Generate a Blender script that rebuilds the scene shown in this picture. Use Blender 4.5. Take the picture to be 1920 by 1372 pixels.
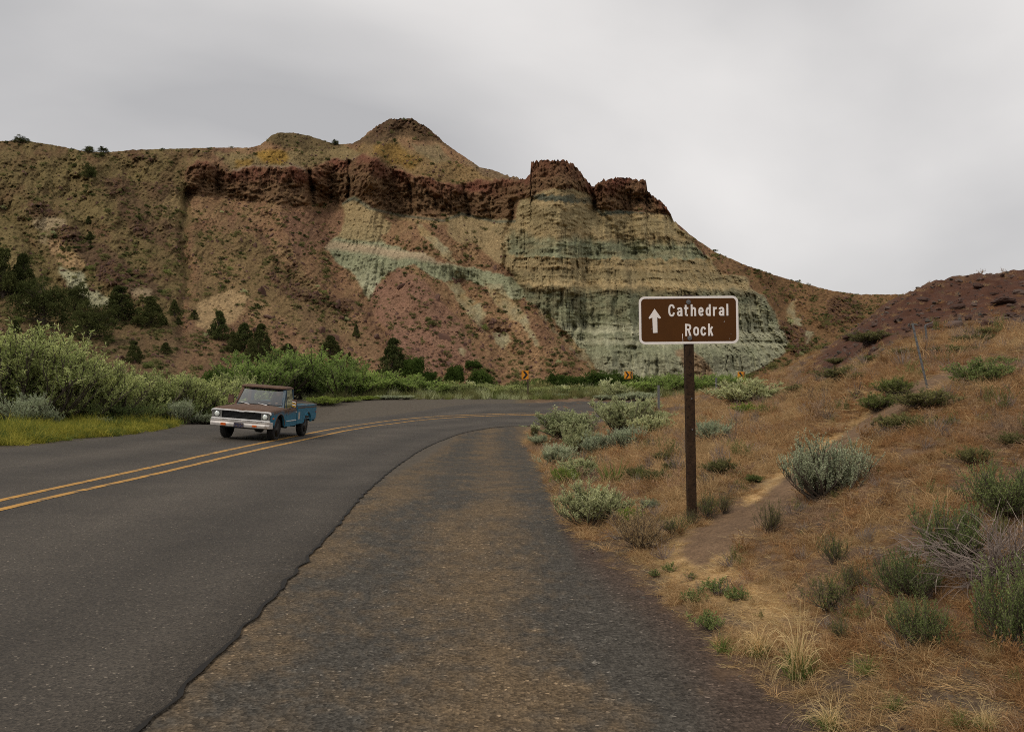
import bpy, bmesh, math, random
import numpy as np
from mathutils import Vector, Matrix

for o in list(bpy.data.objects):
    bpy.data.objects.remove(o)
S = bpy.context.scene
C = S.collection
random.seed(7)
RNG = np.random.default_rng(11)
R = math.radians

# ------------------------------------------------------------------ camera, sky, sun, exposure
EYE = 1.65
FOC = 1493.3                      # focal length in pixels of a 1920 px wide picture (28 mm lens)
PITCH = R(1.38)
cam_d = bpy.data.cameras.new('camera'); cam = bpy.data.objects.new('camera', cam_d); C.objects.link(cam)
cam.location = (0, 0, EYE); cam.rotation_euler = (R(90) + PITCH, 0, 0)
cam_d.lens = 28; cam_d.sensor_width = 36; cam_d.clip_start = 0.05; cam_d.clip_end = 12000
S.camera = cam

SUN_ELEV, SUN_AZ = 52, 232        # degrees; azimuth clockwise from the view direction (+Y): behind left
w = bpy.data.worlds.new('World'); S.world = w; w.use_nodes = True
nt = w.node_tree; nt.nodes.clear()
wo = nt.nodes.new('ShaderNodeOutputWorld'); bg = nt.nodes.new('ShaderNodeBackground')
sky = nt.nodes.new('ShaderNodeTexSky'); sky.sky_type = 'NISHITA'; sky.sun_disc = False
sky.sun_elevation = R(SUN_ELEV); sky.sun_rotation = R(SUN_AZ)
skm = nt.nodes.new('ShaderNodeMix'); skm.data_type = 'RGBA'; skm.blend_type = 'MULTIPLY'; skm.inputs[0].default_value = 1
nt.links.new(sky.outputs[0], skm.inputs[6]); skm.inputs[7].default_value = (0.09, 0.09, 0.09, 1)
tc = nt.nodes.new('ShaderNodeTexCoord'); mp = nt.nodes.new('ShaderNodeMapping')
mp.inputs['Scale'].default_value = (1.0, 1.0, 2.0); mp.inputs['Location'].default_value = (5.2, 0.0, 2.25)
nt.links.new(tc.outputs['Generated'], mp.inputs[0])
n1 = nt.nodes.new('ShaderNodeTexNoise'); n1.inputs['Scale'].default_value = 1.25; n1.inputs['Detail'].default_value = 6
n1.inputs['Roughness'].default_value = 0.42; n1.inputs['Distortion'].default_value = 0.25
nt.links.new(mp.outputs[0], n1.inputs['Vector'])
cr = nt.nodes.new('ShaderNodeValToRGB')
cr.color_ramp.elements[0].position = 0.32; cr.color_ramp.elements[0].color = (0.49, 0.485, 0.49, 1)
cr.color_ramp.elements[1].position = 0.62; cr.color_ramp.elements[1].color = (0.93, 0.90, 0.875, 1)
nt.links.new(n1.outputs['Fac'], cr.inputs[0])
mx = nt.nodes.new('ShaderNodeMix'); mx.data_type = 'RGBA'; mx.inputs[0].default_value = 0.95   # a closed cloud deck over the blue sky
nt.links.new(skm.outputs[2], mx.inputs[6]); nt.links.new(cr.outputs[0], mx.inputs[7])
nt.links.new(mx.outputs[2], bg.inputs['Color']); bg.inputs['Strength'].default_value = 1.0
nt.links.new(bg.outputs[0], wo.inputs[0])

sl = bpy.data.lights.new('sun', 'SUN'); sl.energy = 1.5; sl.angle = R(11); sl.color = (1.0, 0.90, 0.76)
so = bpy.data.objects.new('sun', sl); C.objects.link(so)
_a, _e = R(SUN_AZ), R(SUN_ELEV)
so.rotation_euler = Vector((math.sin(_a)*math.cos(_e), math.cos(_a)*math.cos(_e), math.sin(_e))).to_track_quat('Z', 'Y').to_euler()
so.location = (0, 0, 60)
S.view_settings.view_transform = 'Standard'; S.view_settings.look = 'None'
S.view_settings.exposure = 0.0; S.view_settings.gamma = 1.0; S.view_settings.use_curve_mapping = False
S.render.engine = 'CYCLES'; S.cycles.use_denoising = False; S.cycles.max_bounces = 6; S.cycles.filter_width = 1.0
S.cycles.transparent_max_bounces = 8; S.render.film_transparent = False

# ------------------------------------------------------------------ numeric helpers
def _hash(ix, iy, seed):
    h = (ix.astype(np.int64) * 374761393 + iy.astype(np.int64) * 668265263 + seed * 982451653) & 0xffffffff
    h = ((h ^ (h >> 13)) * 1274126177) & 0xffffffff
    return ((h ^ (h >> 16)) & 0xffff) / 65536.0
def noise(x, y, seed=0):
    """gradient noise, about -1..1"""
    x = np.asarray(x, float); y = np.asarray(y, float)
    ix = np.floor(x); iy = np.floor(y); fx = x - ix; fy = y - iy
    u = fx*fx*fx*(fx*(fx*6-15)+10); v = fy*fy*fy*(fy*(fy*6-15)+10)
    def g(a, b):
        t = _hash(ix+a, iy+b, seed) * 2*np.pi
        return np.cos(t)*(fx-a) + np.sin(t)*(fy-b)
    return 1.5*((g(0,0)*(1-u)+g(1,0)*u)*(1-v) + (g(0,1)*(1-u)+g(1,1)*u)*v)
def fbm(x, y, o=4, seed=0, gain=0.5):
    r = 0; a = 1.0
    for i in range(o):
        r = r + a*noise(x*2.0**i, y*2.0**i, seed+i*17); a *= gain
    return r
def ridged(x, y, o=3, seed=0):
    r = 0; a = 1.0
    for i in range(o):
        r = r + a*(1-2*np.abs(noise(x*2.0**i, y*2.0**i, seed+i*13))); a *= 0.5
    return r
def sm(a, b, x):
    t = np.clip((np.asarray(x, float)-a)/(b-a), 0, 1); return t*t*(3-2*t)
def lerp(a, b, t): return a + (b-a)*t
def pl(pts):
    """a polyline as a function of its first coordinate"""
    p = np.array(sorted(pts), float)
    return lambda x: np.interp(x, p[:, 0], p[:, 1])
def inside(poly, x, y):
    p = np.array(poly, float); r = np.zeros(np.shape(x), bool)
    bx0, by0 = p.min(0); bx1, by1 = p.max(0)
    sel = (x >= bx0) & (x <= bx1) & (y >= by0) & (y <= by1)
    xs = x[sel]; ys = y[sel]; c = np.zeros(xs.shape, bool); n = len(p)
    for i in range(n):
        x1, y1 = p[i]; x2, y2 = p[(i+1) % n]
        if y1 == y2: continue
        t = ((y1 > ys) != (y2 > ys)) & (xs < (x2-x1)*(ys-y1)/(y2-y1)+x1)
        c ^= t
    r[sel] = c
    return r
def seg_dist(line, x, y):
    d = np.full(np.shape(x), 1e9); p = np.array(line, float)
    for a, b in zip(p[:-1], p[1:]):
        ab = b-a; t = np.clip(((x-a[0])*ab[0]+(y-a[1])*ab[1])/(ab@ab), 0, 1)
        d = np.minimum(d, np.hypot(x-a[0]-t*ab[0], y-a[1]-t*ab[1]))
    return d
CP, SP = math.cos(PITCH), math.sin(PITCH)
def ray(px, py):
    """direction through a point of the view, scaled so that its depth (world y) is 1"""
    cx = (np.asarray(px, float)-960)/FOC; cy = (686-np.asarray(py, float))/FOC
    f = CP - cy*SP
    return cx/f, (SP + cy*CP)/f
def project(x, y, z):
    dz = z-EYE; f = y*CP + dz*SP; u = -y*SP + dz*CP
    f = np.where(f > 0.05, f, 0.05)
    return 960 + FOC*x/f, 686 - FOC*u/f

# ------------------------------------------------------------------ scene helpers
def mesh(name, V, F, mats, smooth=True, midx=None, colors=None, attrs=None):
    """V (n,3); F list of arrays of shape (k,3) or (k,4)"""
    me = bpy.data.meshes.new(name)
    V = np.asarray(V, np.float32); Fs = [np.asarray(f, np.int32) for f in (F if isinstance(F, list) else [F]) if len(f)]
    nl = sum(f.size for f in Fs); nf = sum(len(f) for f in Fs)
    me.vertices.add(len(V)); me.vertices.foreach_set('co', V.ravel())
    me.loops.add(nl); me.loops.foreach_set('vertex_index', np.concatenate([f.ravel() for f in Fs]))
    tot = np.concatenate([np.full(len(f), f.shape[1], np.int32) for f in Fs])
    st = np.concatenate([[0], np.cumsum(tot)[:-1]]).astype(np.int32)
    me.polygons.add(nf); me.polygons.foreach_set('loop_start', st); me.polygons.foreach_set('loop_total', tot)
    if midx is not None: me.polygons.foreach_set('material_index', np.asarray(midx, np.int32))
    me.polygons.foreach_set('use_smooth', np.full(nf, smooth, bool))
    for m in (mats if isinstance(mats, (list, tuple)) else [mats]): me.materials.append(m)
    if colors is not None:
        a = me.color_attributes.new('Col', 'FLOAT_COLOR', 'POINT')
        c = np.ones((len(V), 4), np.float32); c[:, :3] = colors; a.data.foreach_set('color', c.ravel())
    for k, v in (attrs or {}).items():
        a = me.attributes.new(k, 'FLOAT', 'POINT'); a.data.foreach_set('value', np.asarray(v, np.float32))
    me.update(calc_edges=True); me.validate()
    return me
def link(name, me, parent=None, loc=None, rot=None, scale=None):
    o = bpy.data.objects.new(name, me); C.objects.link(o)
    if parent is not None: o.parent = parent
    if loc is not None: o.location = loc
    if rot is not None: o.rotation_euler = rot
    if scale is not None: o.scale = scale if hasattr(scale, '__len__') else (scale,)*3
    return o
def tag(o, label=None, cat=None, group=None, kind=None):
    if label: o['label'] = label
    if cat: o['category'] = cat
    if group: o['group'] = group
    if kind: o['kind'] = kind
    return o
def bm_mesh(name, bm, mat, smooth=False):
    me = bpy.data.meshes.new(name); bmesh.ops.recalc_face_normals(bm, faces=bm.faces); bm.to_mesh(me); bm.free()
    for m in (mat if isinstance(mat, (list, tuple)) else [mat]): me.materials.append(m)
    if smooth: me.polygons.foreach_set('use_smooth', [True]*len(me.polygons))
    return me
def grid_faces(nr, nc):
    i = np.arange(nr*nc).reshape(nr, nc)
    return np.stack([i[:-1, :-1], i[:-1, 1:], i[1:, 1:], i[1:, :-1]], -1).reshape(-1, 4)

# ------------------------------------------------------------------ materials
def mat_new(name):
    m = bpy.data.materials.new(name); m.use_nodes = True; n = m.node_tree; n.nodes.clear()
    out = n.nodes.new('ShaderNodeOutputMaterial')
    return m, n, out
def nd(n, t, **kw):
    x = n.nodes.new(t)
    for k, v in kw.items():
        if k in x.inputs: x.inputs[k].default_value = v
        else: setattr(x, k, v)
    return x
def tex(n, scale, detail=4, rough=0.55, vec=None, dist=0.0):
    x = nd(n, 'ShaderNodeTexNoise', Scale=scale, Detail=detail, Roughness=rough, Distortion=dist)
    if vec: n.links.new(vec, x.inputs['Vector'])
    return x
def ramp(n, src, stops):
    x = n.nodes.new('ShaderNodeValToRGB'); e = x.color_ramp.elements
    while len(e) < len(stops): e.new(0.5)
    for i, (p, c) in enumerate(stops):
        e[i].position = p; e[i].color = (*c, 1) if hasattr(c, '__len__') else (c, c, c, 1)
    n.links.new(src, x.inputs[0]); return x
def mixc(n, fac, a, b, mode='MIX'):
    x = n.nodes.new('ShaderNodeMix'); x.data_type = 'RGBA'; x.blend_type = mode
    for i, v in ((0, fac), (6, a), (7, b)):
        if hasattr(v, 'links'): n.links.new(v, x.inputs[i])
        elif i == 0: x.inputs[0].default_value = v
        else: x.inputs[i].default_value = (*v, 1) if hasattr(v, '__len__') else (v, v, v, 1)
    return x.outputs[2]
def plain(name, col, rough=0.7, metal=0.0, spec=0.4, var=0.18, vscale=9.0, bump=0.0, bscale=60.0, col2=None, thr=0.55):
    """paint, metal, rubber or stone with some unevenness in colour and gloss; col2 gives patches of wear"""
    m, n, out = mat_new(name); p = nd(n, 'ShaderNodeBsdfPrincipled', Metallic=metal)
    p.inputs['Specular IOR Level'].default_value = spec
    tcn = n.nodes.new('ShaderNodeTexCoord'); v = tcn.outputs['Object']
    t = tex(n, vscale, 6, 0.6, v)
    f = ramp(n, t.outputs['Fac'], [(0.3, 1-var), (0.7, 1+var)])
    c = mixc(n, 1.0, col, f.outputs[0], 'MULTIPLY')
    if col2 is not None:
        t2 = tex(n, vscale*1.7, 8, 0.65, v)
        k = ramp(n, t2.outputs['Fac'], [(thr-0.03, 0.0), (thr+0.05, 1.0)])
        c = mixc(n, k.outputs[0], c, col2)
    n.links.new(c, p.inputs['Base Color'])
    rr = ramp(n, t.outputs['Fac'], [(0.3, max(0, rough-0.12)), (0.7, min(1, rough+0.12))])
    n.links.new(rr.outputs[0], p.inputs['Roughness'])
    if bump:
        tb = tex(n, bscale, 4, 0.6, v); b = nd(n, 'ShaderNodeBump', Strength=bump, Distance=0.02)
        n.links.new(tb.outputs['Fac'], b.inputs['Height']); n.links.new(b.outputs[0], p.inputs['Normal'])
    n.links.new(p.outputs[0], out.inputs[0]); return m
def leaf_mat(name, a, b, trans=0.35, var=0.22):
    """leaves and blades: colour runs from a to b with the per-leaf tint, and differs a little from plant to plant"""
    m, n, out = mat_new(name)
    at = nd(n, 'ShaderNodeAttribute', attribute_name='tint'); oi = n.nodes.new('ShaderNodeObjectInfo')
    c = mixc(n, at.outputs['Fac'], a, b)
    f = ramp(n, oi.outputs['Random'], [(0.0, (1-var, 1-var*0.9, 1-var)), (1.0, (1+var, 1+var*0.8, 1+var*0.6))])
    c = mixc(n, 1.0, c, f.outputs[0], 'MULTIPLY')
    d = n.nodes.new('ShaderNodeBsdfDiffuse'); t = n.nodes.new('ShaderNodeBsdfTranslucent'); ms = nd(n, 'ShaderNodeMixShader')
    ms.inputs[0].default_value = trans
    n.links.new(c, d.inputs[0]); n.links.new(c, t.inputs[0])
    n.links.new(d.outputs[0], ms.inputs[1]); n.links.new(t.outputs[0], ms.inputs[2]); n.links.new(ms.outputs[0], out.inputs[0])
    return m

# ------------------------------------------------------------------ the lie of the land
# depth profile of the road (it dips before the bend, where the bend is banked up towards its outer edge)
_zr = np.array([(-50,0),(0,0),(12,0),(20,-.10),(26,-.20),(33,-.29),(38,-.36),(42,-.38),(45,-.28),(48,-.08),(51,.2),(53,.4),(56,.55),(60,.65),(70,.8),(130,.9),(400,.5),(9000,0)], float)
_zf = np.linspace(-50, 200, 1001); _zv = np.interp(_zf, _zr[:,0], _zr[:,1])
_k = np.hanning(15); _k /= _k.sum(); _zs = np.convolve(np.pad(_zv, 7, 'edge'), _k, 'valid')
_bk = pl([(-50,0),(12,0),(22,.052),(32,.052),(42,0),(9000,0)])
_de = pl([(900,40),(985,30),(1000,24),(1040,10.8),(1080,8.55),(1150,7.3),(1250,6.04),(1350,4.85),(1450,4.3),(1540,3.79),(1700,2.95),(1920,2.3),(2600,1.3),(3600,.9)])
_dc = pl([(900,45),(1000,36),(1190,30),(1300,31),(1400,32),(1470,34),(1560,36),(1620,38),(1700,42),(1800,45),(1920,45),(3600,45)])
_sk = pl([(900,815),(985,808),(1040,803),(1080,797),(1120,788),(1150,774),(1170,762),(1190,753),(1250,737),(1330,722),(1400,707),(1470,682),(1520,660),(1560,640),(1600,612),(1625,592),(1660,572),(1700,556),(1725,545),(1760,534),(1800,525),(1850,520),(1920,516),(2100,505),(3600,480)])
def zroad(x, y):
    return np.interp(y, _zf, _zs) + _bk(y)*np.clip(-7.5-x, -6, 9)
def bank_s(x, y):
    pxa = np.clip(960 + FOC*x/np.maximum(y, 1.2), -3000, 3600)
    de, dc = _de(pxa), _dc(pxa)
    return (y-de)/(dc-de), pxa
def G(x, y):
    x = np.asarray(x, float); y = np.asarray(y, float)
    z = zroad(x, y)
    s, pxa = bank_s(x, y)
    dc = _dc(pxa); zc = EYE + (722-_sk(pxa))/FOC*dc - np.interp(dc, _zf, _zs)
    on = sm(940, 1060, pxa)
    sc = np.clip(s, 0, 1)
    up = zc*(0.35*sc**0.75 + 0.65*sc**1.15)
    over = sm(0, 1, (y-dc)/(11.0+4*sm(1600, 1800, pxa)))
    up = up*(1-over*0.97)
    rough = sm(0.0, 0.10, s)*on
    bump = 0.05*fbm(x*0.9, y*0.9, 4, 5) + 0.10*fbm(x*0.25, y*0.25, 3, 9)*sm(0.05, 0.5, s)
    mound = sm(1600, 1720, pxa)*sm(0.45, 0.75, s)*(1-over)
    bump = bump + mound*(0.22*ridged(x*0.35, y*0.35, 4, 31) + 0.12*fbm(x*1.3, y*1.3, 3, 37))
    left = sm(2.2, 4.0, -x-12.5)*sm(-5, 5, y)
    return z + on*up + rough*bump + left*(0.10*fbm(x*0.3, y*0.3, 3, 41)-0.02)

def hit(px, py):
    """where the line of sight through a point of the view meets the near ground"""
    rx, rz = ray(px, py)
    y = np.geomspace(1.4, 260, 1600); d = EYE + rz*y - G(rx*y, y)
    i = np.argmax(d < 0) if (d < 0).any() else len(y)-1
    i = max(i, 1); t = d[i-1]/(d[i-1]-d[i]) if d[i-1] != d[i] else 0
    yy = lerp(y[i-1], y[i], np.clip(t, 0, 1))
    return np.array([rx*yy, yy, float(G(rx*yy, yy))])

# ------------------------------------------------------------------ ground sheet (road bed, lay-by, bank, verge, out to the horizon)
EDGE_R = [(265,1372),(390,1250),(470,1170),(540,1088),(600,1020),(655,960),(700,910),(738,878),(770,855),(800,838),(830,825),(855,815.5),(880,808.5),(910,803),(940,800),(975,798),(1010,797)]
EDGE_L = [(0,843),(100,833),(200,822),(320,806),(400,795),(500,783.5),(600,773),(700,764.5),(800,759.5),(900,757),(1000,755.5),(1150,754.5)]
SHOULDER_L = [(0,832),(150,818),(330,800),(400,789),(500,778),(600,768),(700,759),(850,752.5),(1000,750.3),(1190,749.3)]
LINE_A = [(0,957),(150,922),(300,888),(400,863.5),(500,840),(600,818),(650,807.3),(700,798.6),(760,790.5),(800,786.2),(850,782.5),(900,780.2),(950,778.8),(1000,778),(1060,777.3),(1140,777)]
LINE_B = [(0,940),(150,906.5),(300,873.5),(400,850.5),(500,829),(600,809),(650,799.6),(700,792),(760,785.2),(800,781.8),(850,778.9),(900,777.2),(950,776.2),(1000,775.6),(1060,775.1),(1140,775)]
def plan(pts): return np.array([hit(*p)[:2] for p in pts])
def smooth_line(p, n=260, k=9):
    d = np.concatenate([[0], np.cumsum(np.hypot(*np.diff(p, axis=0).T))]); t = np.linspace(0, d[-1], n)
    q = np.stack([np.interp(t, d, p[:, i]) for i in (0, 1)], 1)
    h = np.hanning(2*k+1); h /= h.sum()
    e = np.concatenate([2*q[0]-q[k:0:-1], q, 2*q[-1]-q[-2:-k-2:-1]])
    return np.stack([np.convolve(e[:, i], h, 'valid') for i in (0, 1)], 1)
def road_line(pts, start_x, n=420, k=10):
    p = plan(pts)
    d = p[-1]-p[-2]; d /= np.hypot(*d)
    tail = [p[-1]+np.array(q) for q in ((5,.6),(10,2.0),(16,5.0),(23,11.0),(32,21.0),(40,32.0))]
    head = [(start_x, -30), (start_x, -10), (start_x, 0)]
    head = [h for h in head if h[1] < p[0][1]-1]
    return smooth_line(np.vstack([head, p, tail]), n, k)
edge_r = road_line(EDGE_R, -1.76); edge_l = road_line(EDGE_L, -13.5); line_a = road_line(LINE_A, -6.75); line_b = road_line(LINE_B, -7.2)
shoulder_l = road_line(SHOULDER_L, -14.8)
PULL_R = [(1540,1372),(1450,1295),(1350,1225),(1250,1130),(1160,1062),(1085,1010),(1042,950),(1010,890),(990,850),(985,828),(996,812),(1010,803)]

th_in = np.radians(np.arange(-37, 38.01, 0.13)); th_out = np.radians(np.concatenate([np.arange(38.5, 90, 1.5), np.arange(90, 323, 6), ]))
th = np.concatenate([th_in, th_out, [th_in[0]+2*np.pi]])
rr = np.concatenate([np.geomspace(0.6, 60, 330), np.geomspace(62, 9000, 60)])
TH, RR = np.meshgrid(th, rr)
GX, GY = RR*np.sin(TH), RR*np.cos(TH); GZ = G(GX, GY)
behind = sm(-2, 3, GY); GZ = GZ*behind
GPX, GPY = project(GX, GY, GZ)
GPX = np.where(GY > 0.3, GPX, 9999); GPY = np.where(GY > 0.3, GPY, 9999)
n_a = fbm(GX*0.8, GY*0.8, 4, 71); n_b = fbm(GX*3.1, GY*3.1, 4, 73); n_c = fbm(GX*0.22, GY*0.22, 3, 77)
bs, bpx = bank_s(GX, GY)
def col(*c): return np.array(c, float)
DIRT = col(.080,.050,.033); STRAW = col(.50,.345,.18); PINKTAN = col(.190,.130,.085); GRAVEL = col(.080,.072,.060); DUST = col(.142,.101,.060)
RED = col(.056,.024,.015); VERGE = col(.075,.075,.030); TRAIL = col(.155,.103,.066)
def blur2(a, k):
    w_ = np.hanning(2*k+3)[1:-1]; w_ /= w_.sum()
    for ax in (0, 1):
        pad = [(0, 0), (0, 0)]; pad[ax] = (k, k); b = np.pad(a, pad, 'edge')
        a = sum(w_[i]*np.take(b, np.arange(i, i+a.shape[ax]), ax) for i in range(2*k+1))
    return a
def put(c, new, a): return c + (new-c)*np.asarray(a)[..., None]
gc = np.broadcast_to(VERGE, GX.shape+(3,)).copy()
right = sm(-0.02, 0.03, bs + 0.03*n_b + 0.022*n_a)*sm(950, 1010, bpx)
gc = put(gc, lerp(GRAVEL, DUST, 0.2), sm(-16.6, -15.4, GX+0.4*n_b)*(1-right)*(GY < 100))
shd = seg_dist(shoulder_l[::6], GX, GY)
# lay-by: dusty tracks that run along the pull-off between compacted grey gravel
pull = sm(-2.6, -2.2, GX)*(1-right)*(GY < 40)
trk = 0.5+0.5*np.sin((GX*1.0 + 0.03*GY)*3.6 + 0.8*n_c + 1.4)
dust = np.clip(0.08 + 0.66*trk + 0.45*n_a - 0.55*sm(0.0, 1.3, GX) + 0.3*n_b + 0.35*fbm(GX*11, GY*11, 3, 75), 0, 1)
gc = put(gc, lerp(GRAVEL*0.92, DUST, dust[..., None]), pull)
edge_dirt = np.exp(-((bs+0.01)/0.035)**2)*sm(950, 1010, bpx)*(GY < 36)
bankc = lerp(DIRT, lerp(PINKTAN, DIRT, 0.25), (0.5+0.5*n_a)[..., None])
bankc = put(bankc, STRAW*0.6, np.clip(0.45*n_b, 0, 1))
gc = put(gc, bankc, right)
gc = put(gc, col(.085,.055,.040), 0.75*edge_dirt)
pale = inside([(1205,1045),(1290,1000),(1350,1020),(1400,1085),(1500,1120),(1530,1165),(1440,1180),(1340,1140),(1260,1085)], GPX+26*n_b, GPY+20*n_a)
pale = blur2(pale.astype(float), 9)
gc = put(gc, STRAW, 0.85*pale*np.clip(.8+.5*n_b, 0, 1))
TRAIL_LINE = [(1315,1030),(1370,985),(1420,950),(1480,905),(1545,855),(1610,808),(1665,762),(1710,735),(1770,712),(1840,690)]
wid = pl([(700,16),(800,20),(900,30),(1000,42),(1060,40)])
td = seg_dist(TRAIL_LINE, GPX, GPY)/wid(GPY)
gc = put(gc, TRAIL, (1-sm(0.6, 1.1, td+0.25*n_b))*(bs > 0))
tl = seg_dist([(p[0]-18, p[1]-12) for p in TRAIL_LINE[2:7]], GPX, GPY)/9.0
gc = put(gc, STRAW, 0.8*(1-sm(0.2, 1.6, tl+0.6*n_b))*(bs > 0))
mound = sm(-14, 10, GPX-(1560+(GPY-640)*-1.1) + 30*n_a)*sm(0.42, 0.60, bs+0.06*n_a-0.10*sm(1650,1560,bpx))*(bpx > 1500)*(bs > 0)
gc = put(gc, lerp(RED*.9, RED*1.25+col(.008,.004,.002), np.clip(0.5+0.6*n_b, 0, 1)[..., None]), mound*np.clip(0.95-0.5*sm(0.85, 1.0, bs)*np.clip(n_a+0.3, 0, 1), 0, 1))
gravel = np.clip(pull + (shd < 1.3)*1.0*(GX < -12) + (GX < -11)*(GX > -16)*(GY < 60), 0, 1)
farg = sm(60, 90, GY); gc = put(gc, col(.14,.10,.06), farg*0.7)

lum_ = gc@np.array([.3,.5,.2]); gc = np.where((right > .2)[..., None], np.clip(lum_[..., None]+(gc-lum_[..., None])*1.12, .006, 1), gc)
def ground_mat():
    m, n, out = mat_new('ground'); p = nd(n, 'ShaderNodeBsdfPrincipled', Roughness=0.95); p.inputs['Specular IOR Level'].default_value = 0.15
    tcn = n.nodes.new('ShaderNodeTexCoord'); v = tcn.outputs['Object']
    at = nd(n, 'ShaderNodeAttribute', attribute_name='Col'); ag = nd(n, 'ShaderNodeAttribute', attribute_name='gravel')
    a = tex(n, 38, 5, 0.65, v); b = tex(n, 6, 6, 0.6, v); vo = nd(n, 'ShaderNodeTexVoronoi', Scale=58.0); n.links.new(v, vo.inputs['Vector'])
    vb = nd(n, 'ShaderNodeTexVoronoi', Scale=17.0); n.links.new(v, vb.inputs['Vector'])
    f1 = ramp(n, a.outputs['Fac'], [(0.25, 0.55), (0.75, 1.45)]); f2 = ramp(n, b.outputs['Fac'], [(0.3, 0.78), (0.7, 1.22)])
    c = mixc(n, 1.0, at.outputs['Color'], f1.outputs[0], 'MULTIPLY'); c = mixc(n, 1.0, c, f2.outputs[0], 'MULTIPLY')
    sep = n.nodes.new('ShaderNodeSeparateColor'); n.links.new(vo.outputs['Color'], sep.inputs[0])
    st = ramp(n, sep.outputs[0], [(0.0, 0.45), (0.5, 0.92), (0.9, 1.25), (0.98, 1.45), (1.0, 3.2)])
    cg = mixc(n, 1.0, c, st.outputs[0], 'MULTIPLY'); fg = nd(n, 'ShaderNodeMath', operation='MULTIPLY'); fg.inputs[1].default_value = 0.85
    n.links.new(ag.outputs['Fac'], fg.inputs[0])
    c = mixc(n, fg.outputs[0], c, cg); n.links.new(c, p.inputs['Base Color'])
    h = mixc(n, ag.outputs['Fac'], a.outputs['Fac'], vo.outputs['Distance'])
    bu = nd(n, 'ShaderNodeBump', Strength=0.8, Distance=0.012); n.links.new(h, bu.inputs['Height']); n.links.new(bu.outputs[0], p.inputs['Normal'])
    n.links.new(p.outputs[0], out.inputs[0]); return m
GV = np.stack([GX, GY, GZ], -1).reshape(-1, 3)
tag(link('ground', mesh('ground', GV, grid_faces(*GX.shape)[:, ::-1], ground_mat(), True, colors=gc.reshape(-1, 3), attrs={'gravel': gravel.ravel()})), kind='structure')

# ------------------------------------------------------------------ road
def asphalt_mat():
    m, n, out = mat_new('asphalt'); p = nd(n, 'ShaderNodeBsdfPrincipled'); p.inputs['Specular IOR Level'].default_value = 0.35
    tcn = n.nodes.new('ShaderNodeTexCoord'); v = tcn.outputs['Object']
    at = nd(n, 'ShaderNodeAttribute', attribute_name='across')
    a = tex(n, 95, 4, 0.7, v); b = tex(n, 0.55, 5, 0.6, v); vo = nd(n, 'ShaderNodeTexVoronoi', Scale=75.0); n.links.new(v, vo.inputs['Vector'])
    sep = n.nodes.new('ShaderNodeSeparateColor'); n.links.new(vo.outputs['Color'], sep.inputs[0])
    st = ramp(n, sep.outputs[0], [(0.0, 0.5), (0.5, 0.95), (0.92, 1.25), (0.985, 1.6), (1.0, 4.0)])
    base = ramp(n, b.outputs['Fac'], [(0.3, (.046,.038,.029)), (0.7, (.072,.060,.046))])
    tr = ramp(n, at.outputs['Fac'], [(0.0, 1.0), (.12, .80), (.24, 1.18), (.36, .80), (.47, 1.05), (.60, .80), (.74, 1.22), (.88, .78), (1.0, 1.15)])
    c = mixc(n, 1.0, base.outputs[0], st.outputs[0], 'MULTIPLY'); c = mixc(n, 1.0, c, tr.outputs[0], 'MULTIPLY')
    n.links.new(c, p.inputs['Base Color']); p.inputs['Roughness'].default_value = 0.82
    bu = nd(n, 'ShaderNodeBump', Strength=0.6, Distance=0.006); n.links.new(vo.outputs['Distance'], bu.inputs['Height']); n.links.new(bu.outputs[0], p.inputs['Normal'])
    n.links.new(p.outputs[0], out.inputs[0]); return m
def param(p, n):
    d = np.concatenate([[0], np.cumsum(np.hypot(*np.diff(p, axis=0).T))]); t = np.linspace(0, d[-1], n)
    return np.stack([np.interp(t, d, p[:, i]) for i in (0, 1)], 1)
def match(src, dst):
    """for each point of src the nearest point of dst, kept in order"""
    dd = np.hypot(src[:, None, 0]-dst[None, :, 0], src[:, None, 1]-dst[None, :, 1]); i = np.maximum.accumulate(dd.argmin(1))
    h = np.hanning(25); h /= h.sum(); q = dst[i]
    e = np.concatenate([np.repeat(q[:1], 12, 0), q, np.repeat(q[-1:], 12, 0)])
    return np.stack([np.convolve(e[:, k], h, 'valid') for k in (0, 1)], 1)
er = param(edge_r, 900)
rag = 0.045*noise(np.arange(900)*0.55, np.zeros(900), 3) + 0.02*noise(np.arange(900)*1.7, np.zeros(900), 4)
tg = np.gradient(er, axis=0); tg /= np.hypot(tg[:, :1], tg[:, 1:]); nrm = np.stack([tg[:, 1], -tg[:, 0]], 1)
er_r = er + nrm*rag[:, None]
el = match(er, param(edge_l, 1500))
NA = 22; tt = np.linspace(0, 1, NA)
RP = el[:, None, :]*(1-tt[None, :, None]) + er_r[:, None, :]*tt[None, :, None]
RZ = G(RP[..., 0], RP[..., 1])*sm(-2, 3, RP[..., 1]) + 0.012 + 0.03*np.sin(np.pi*tt)[None, :]*0
RV = np.concatenate([np.stack([RP[..., 0], RP[..., 1], RZ], -1), np.stack([RP[:, -1:, 0]+0.012, RP[:, -1:, 1], RZ[:, -1:]-0.05], -1)], 1)
acr = np.concatenate([np.tile(tt, (900, 1)), np.ones((900, 1))], 1)
ASPH = asphalt_mat()
road = tag(link('road', mesh('road', RV.reshape(-1, 3), grid_faces(900, NA+1), ASPH, True, attrs={'across': acr.ravel()})), kind='structure')
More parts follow.
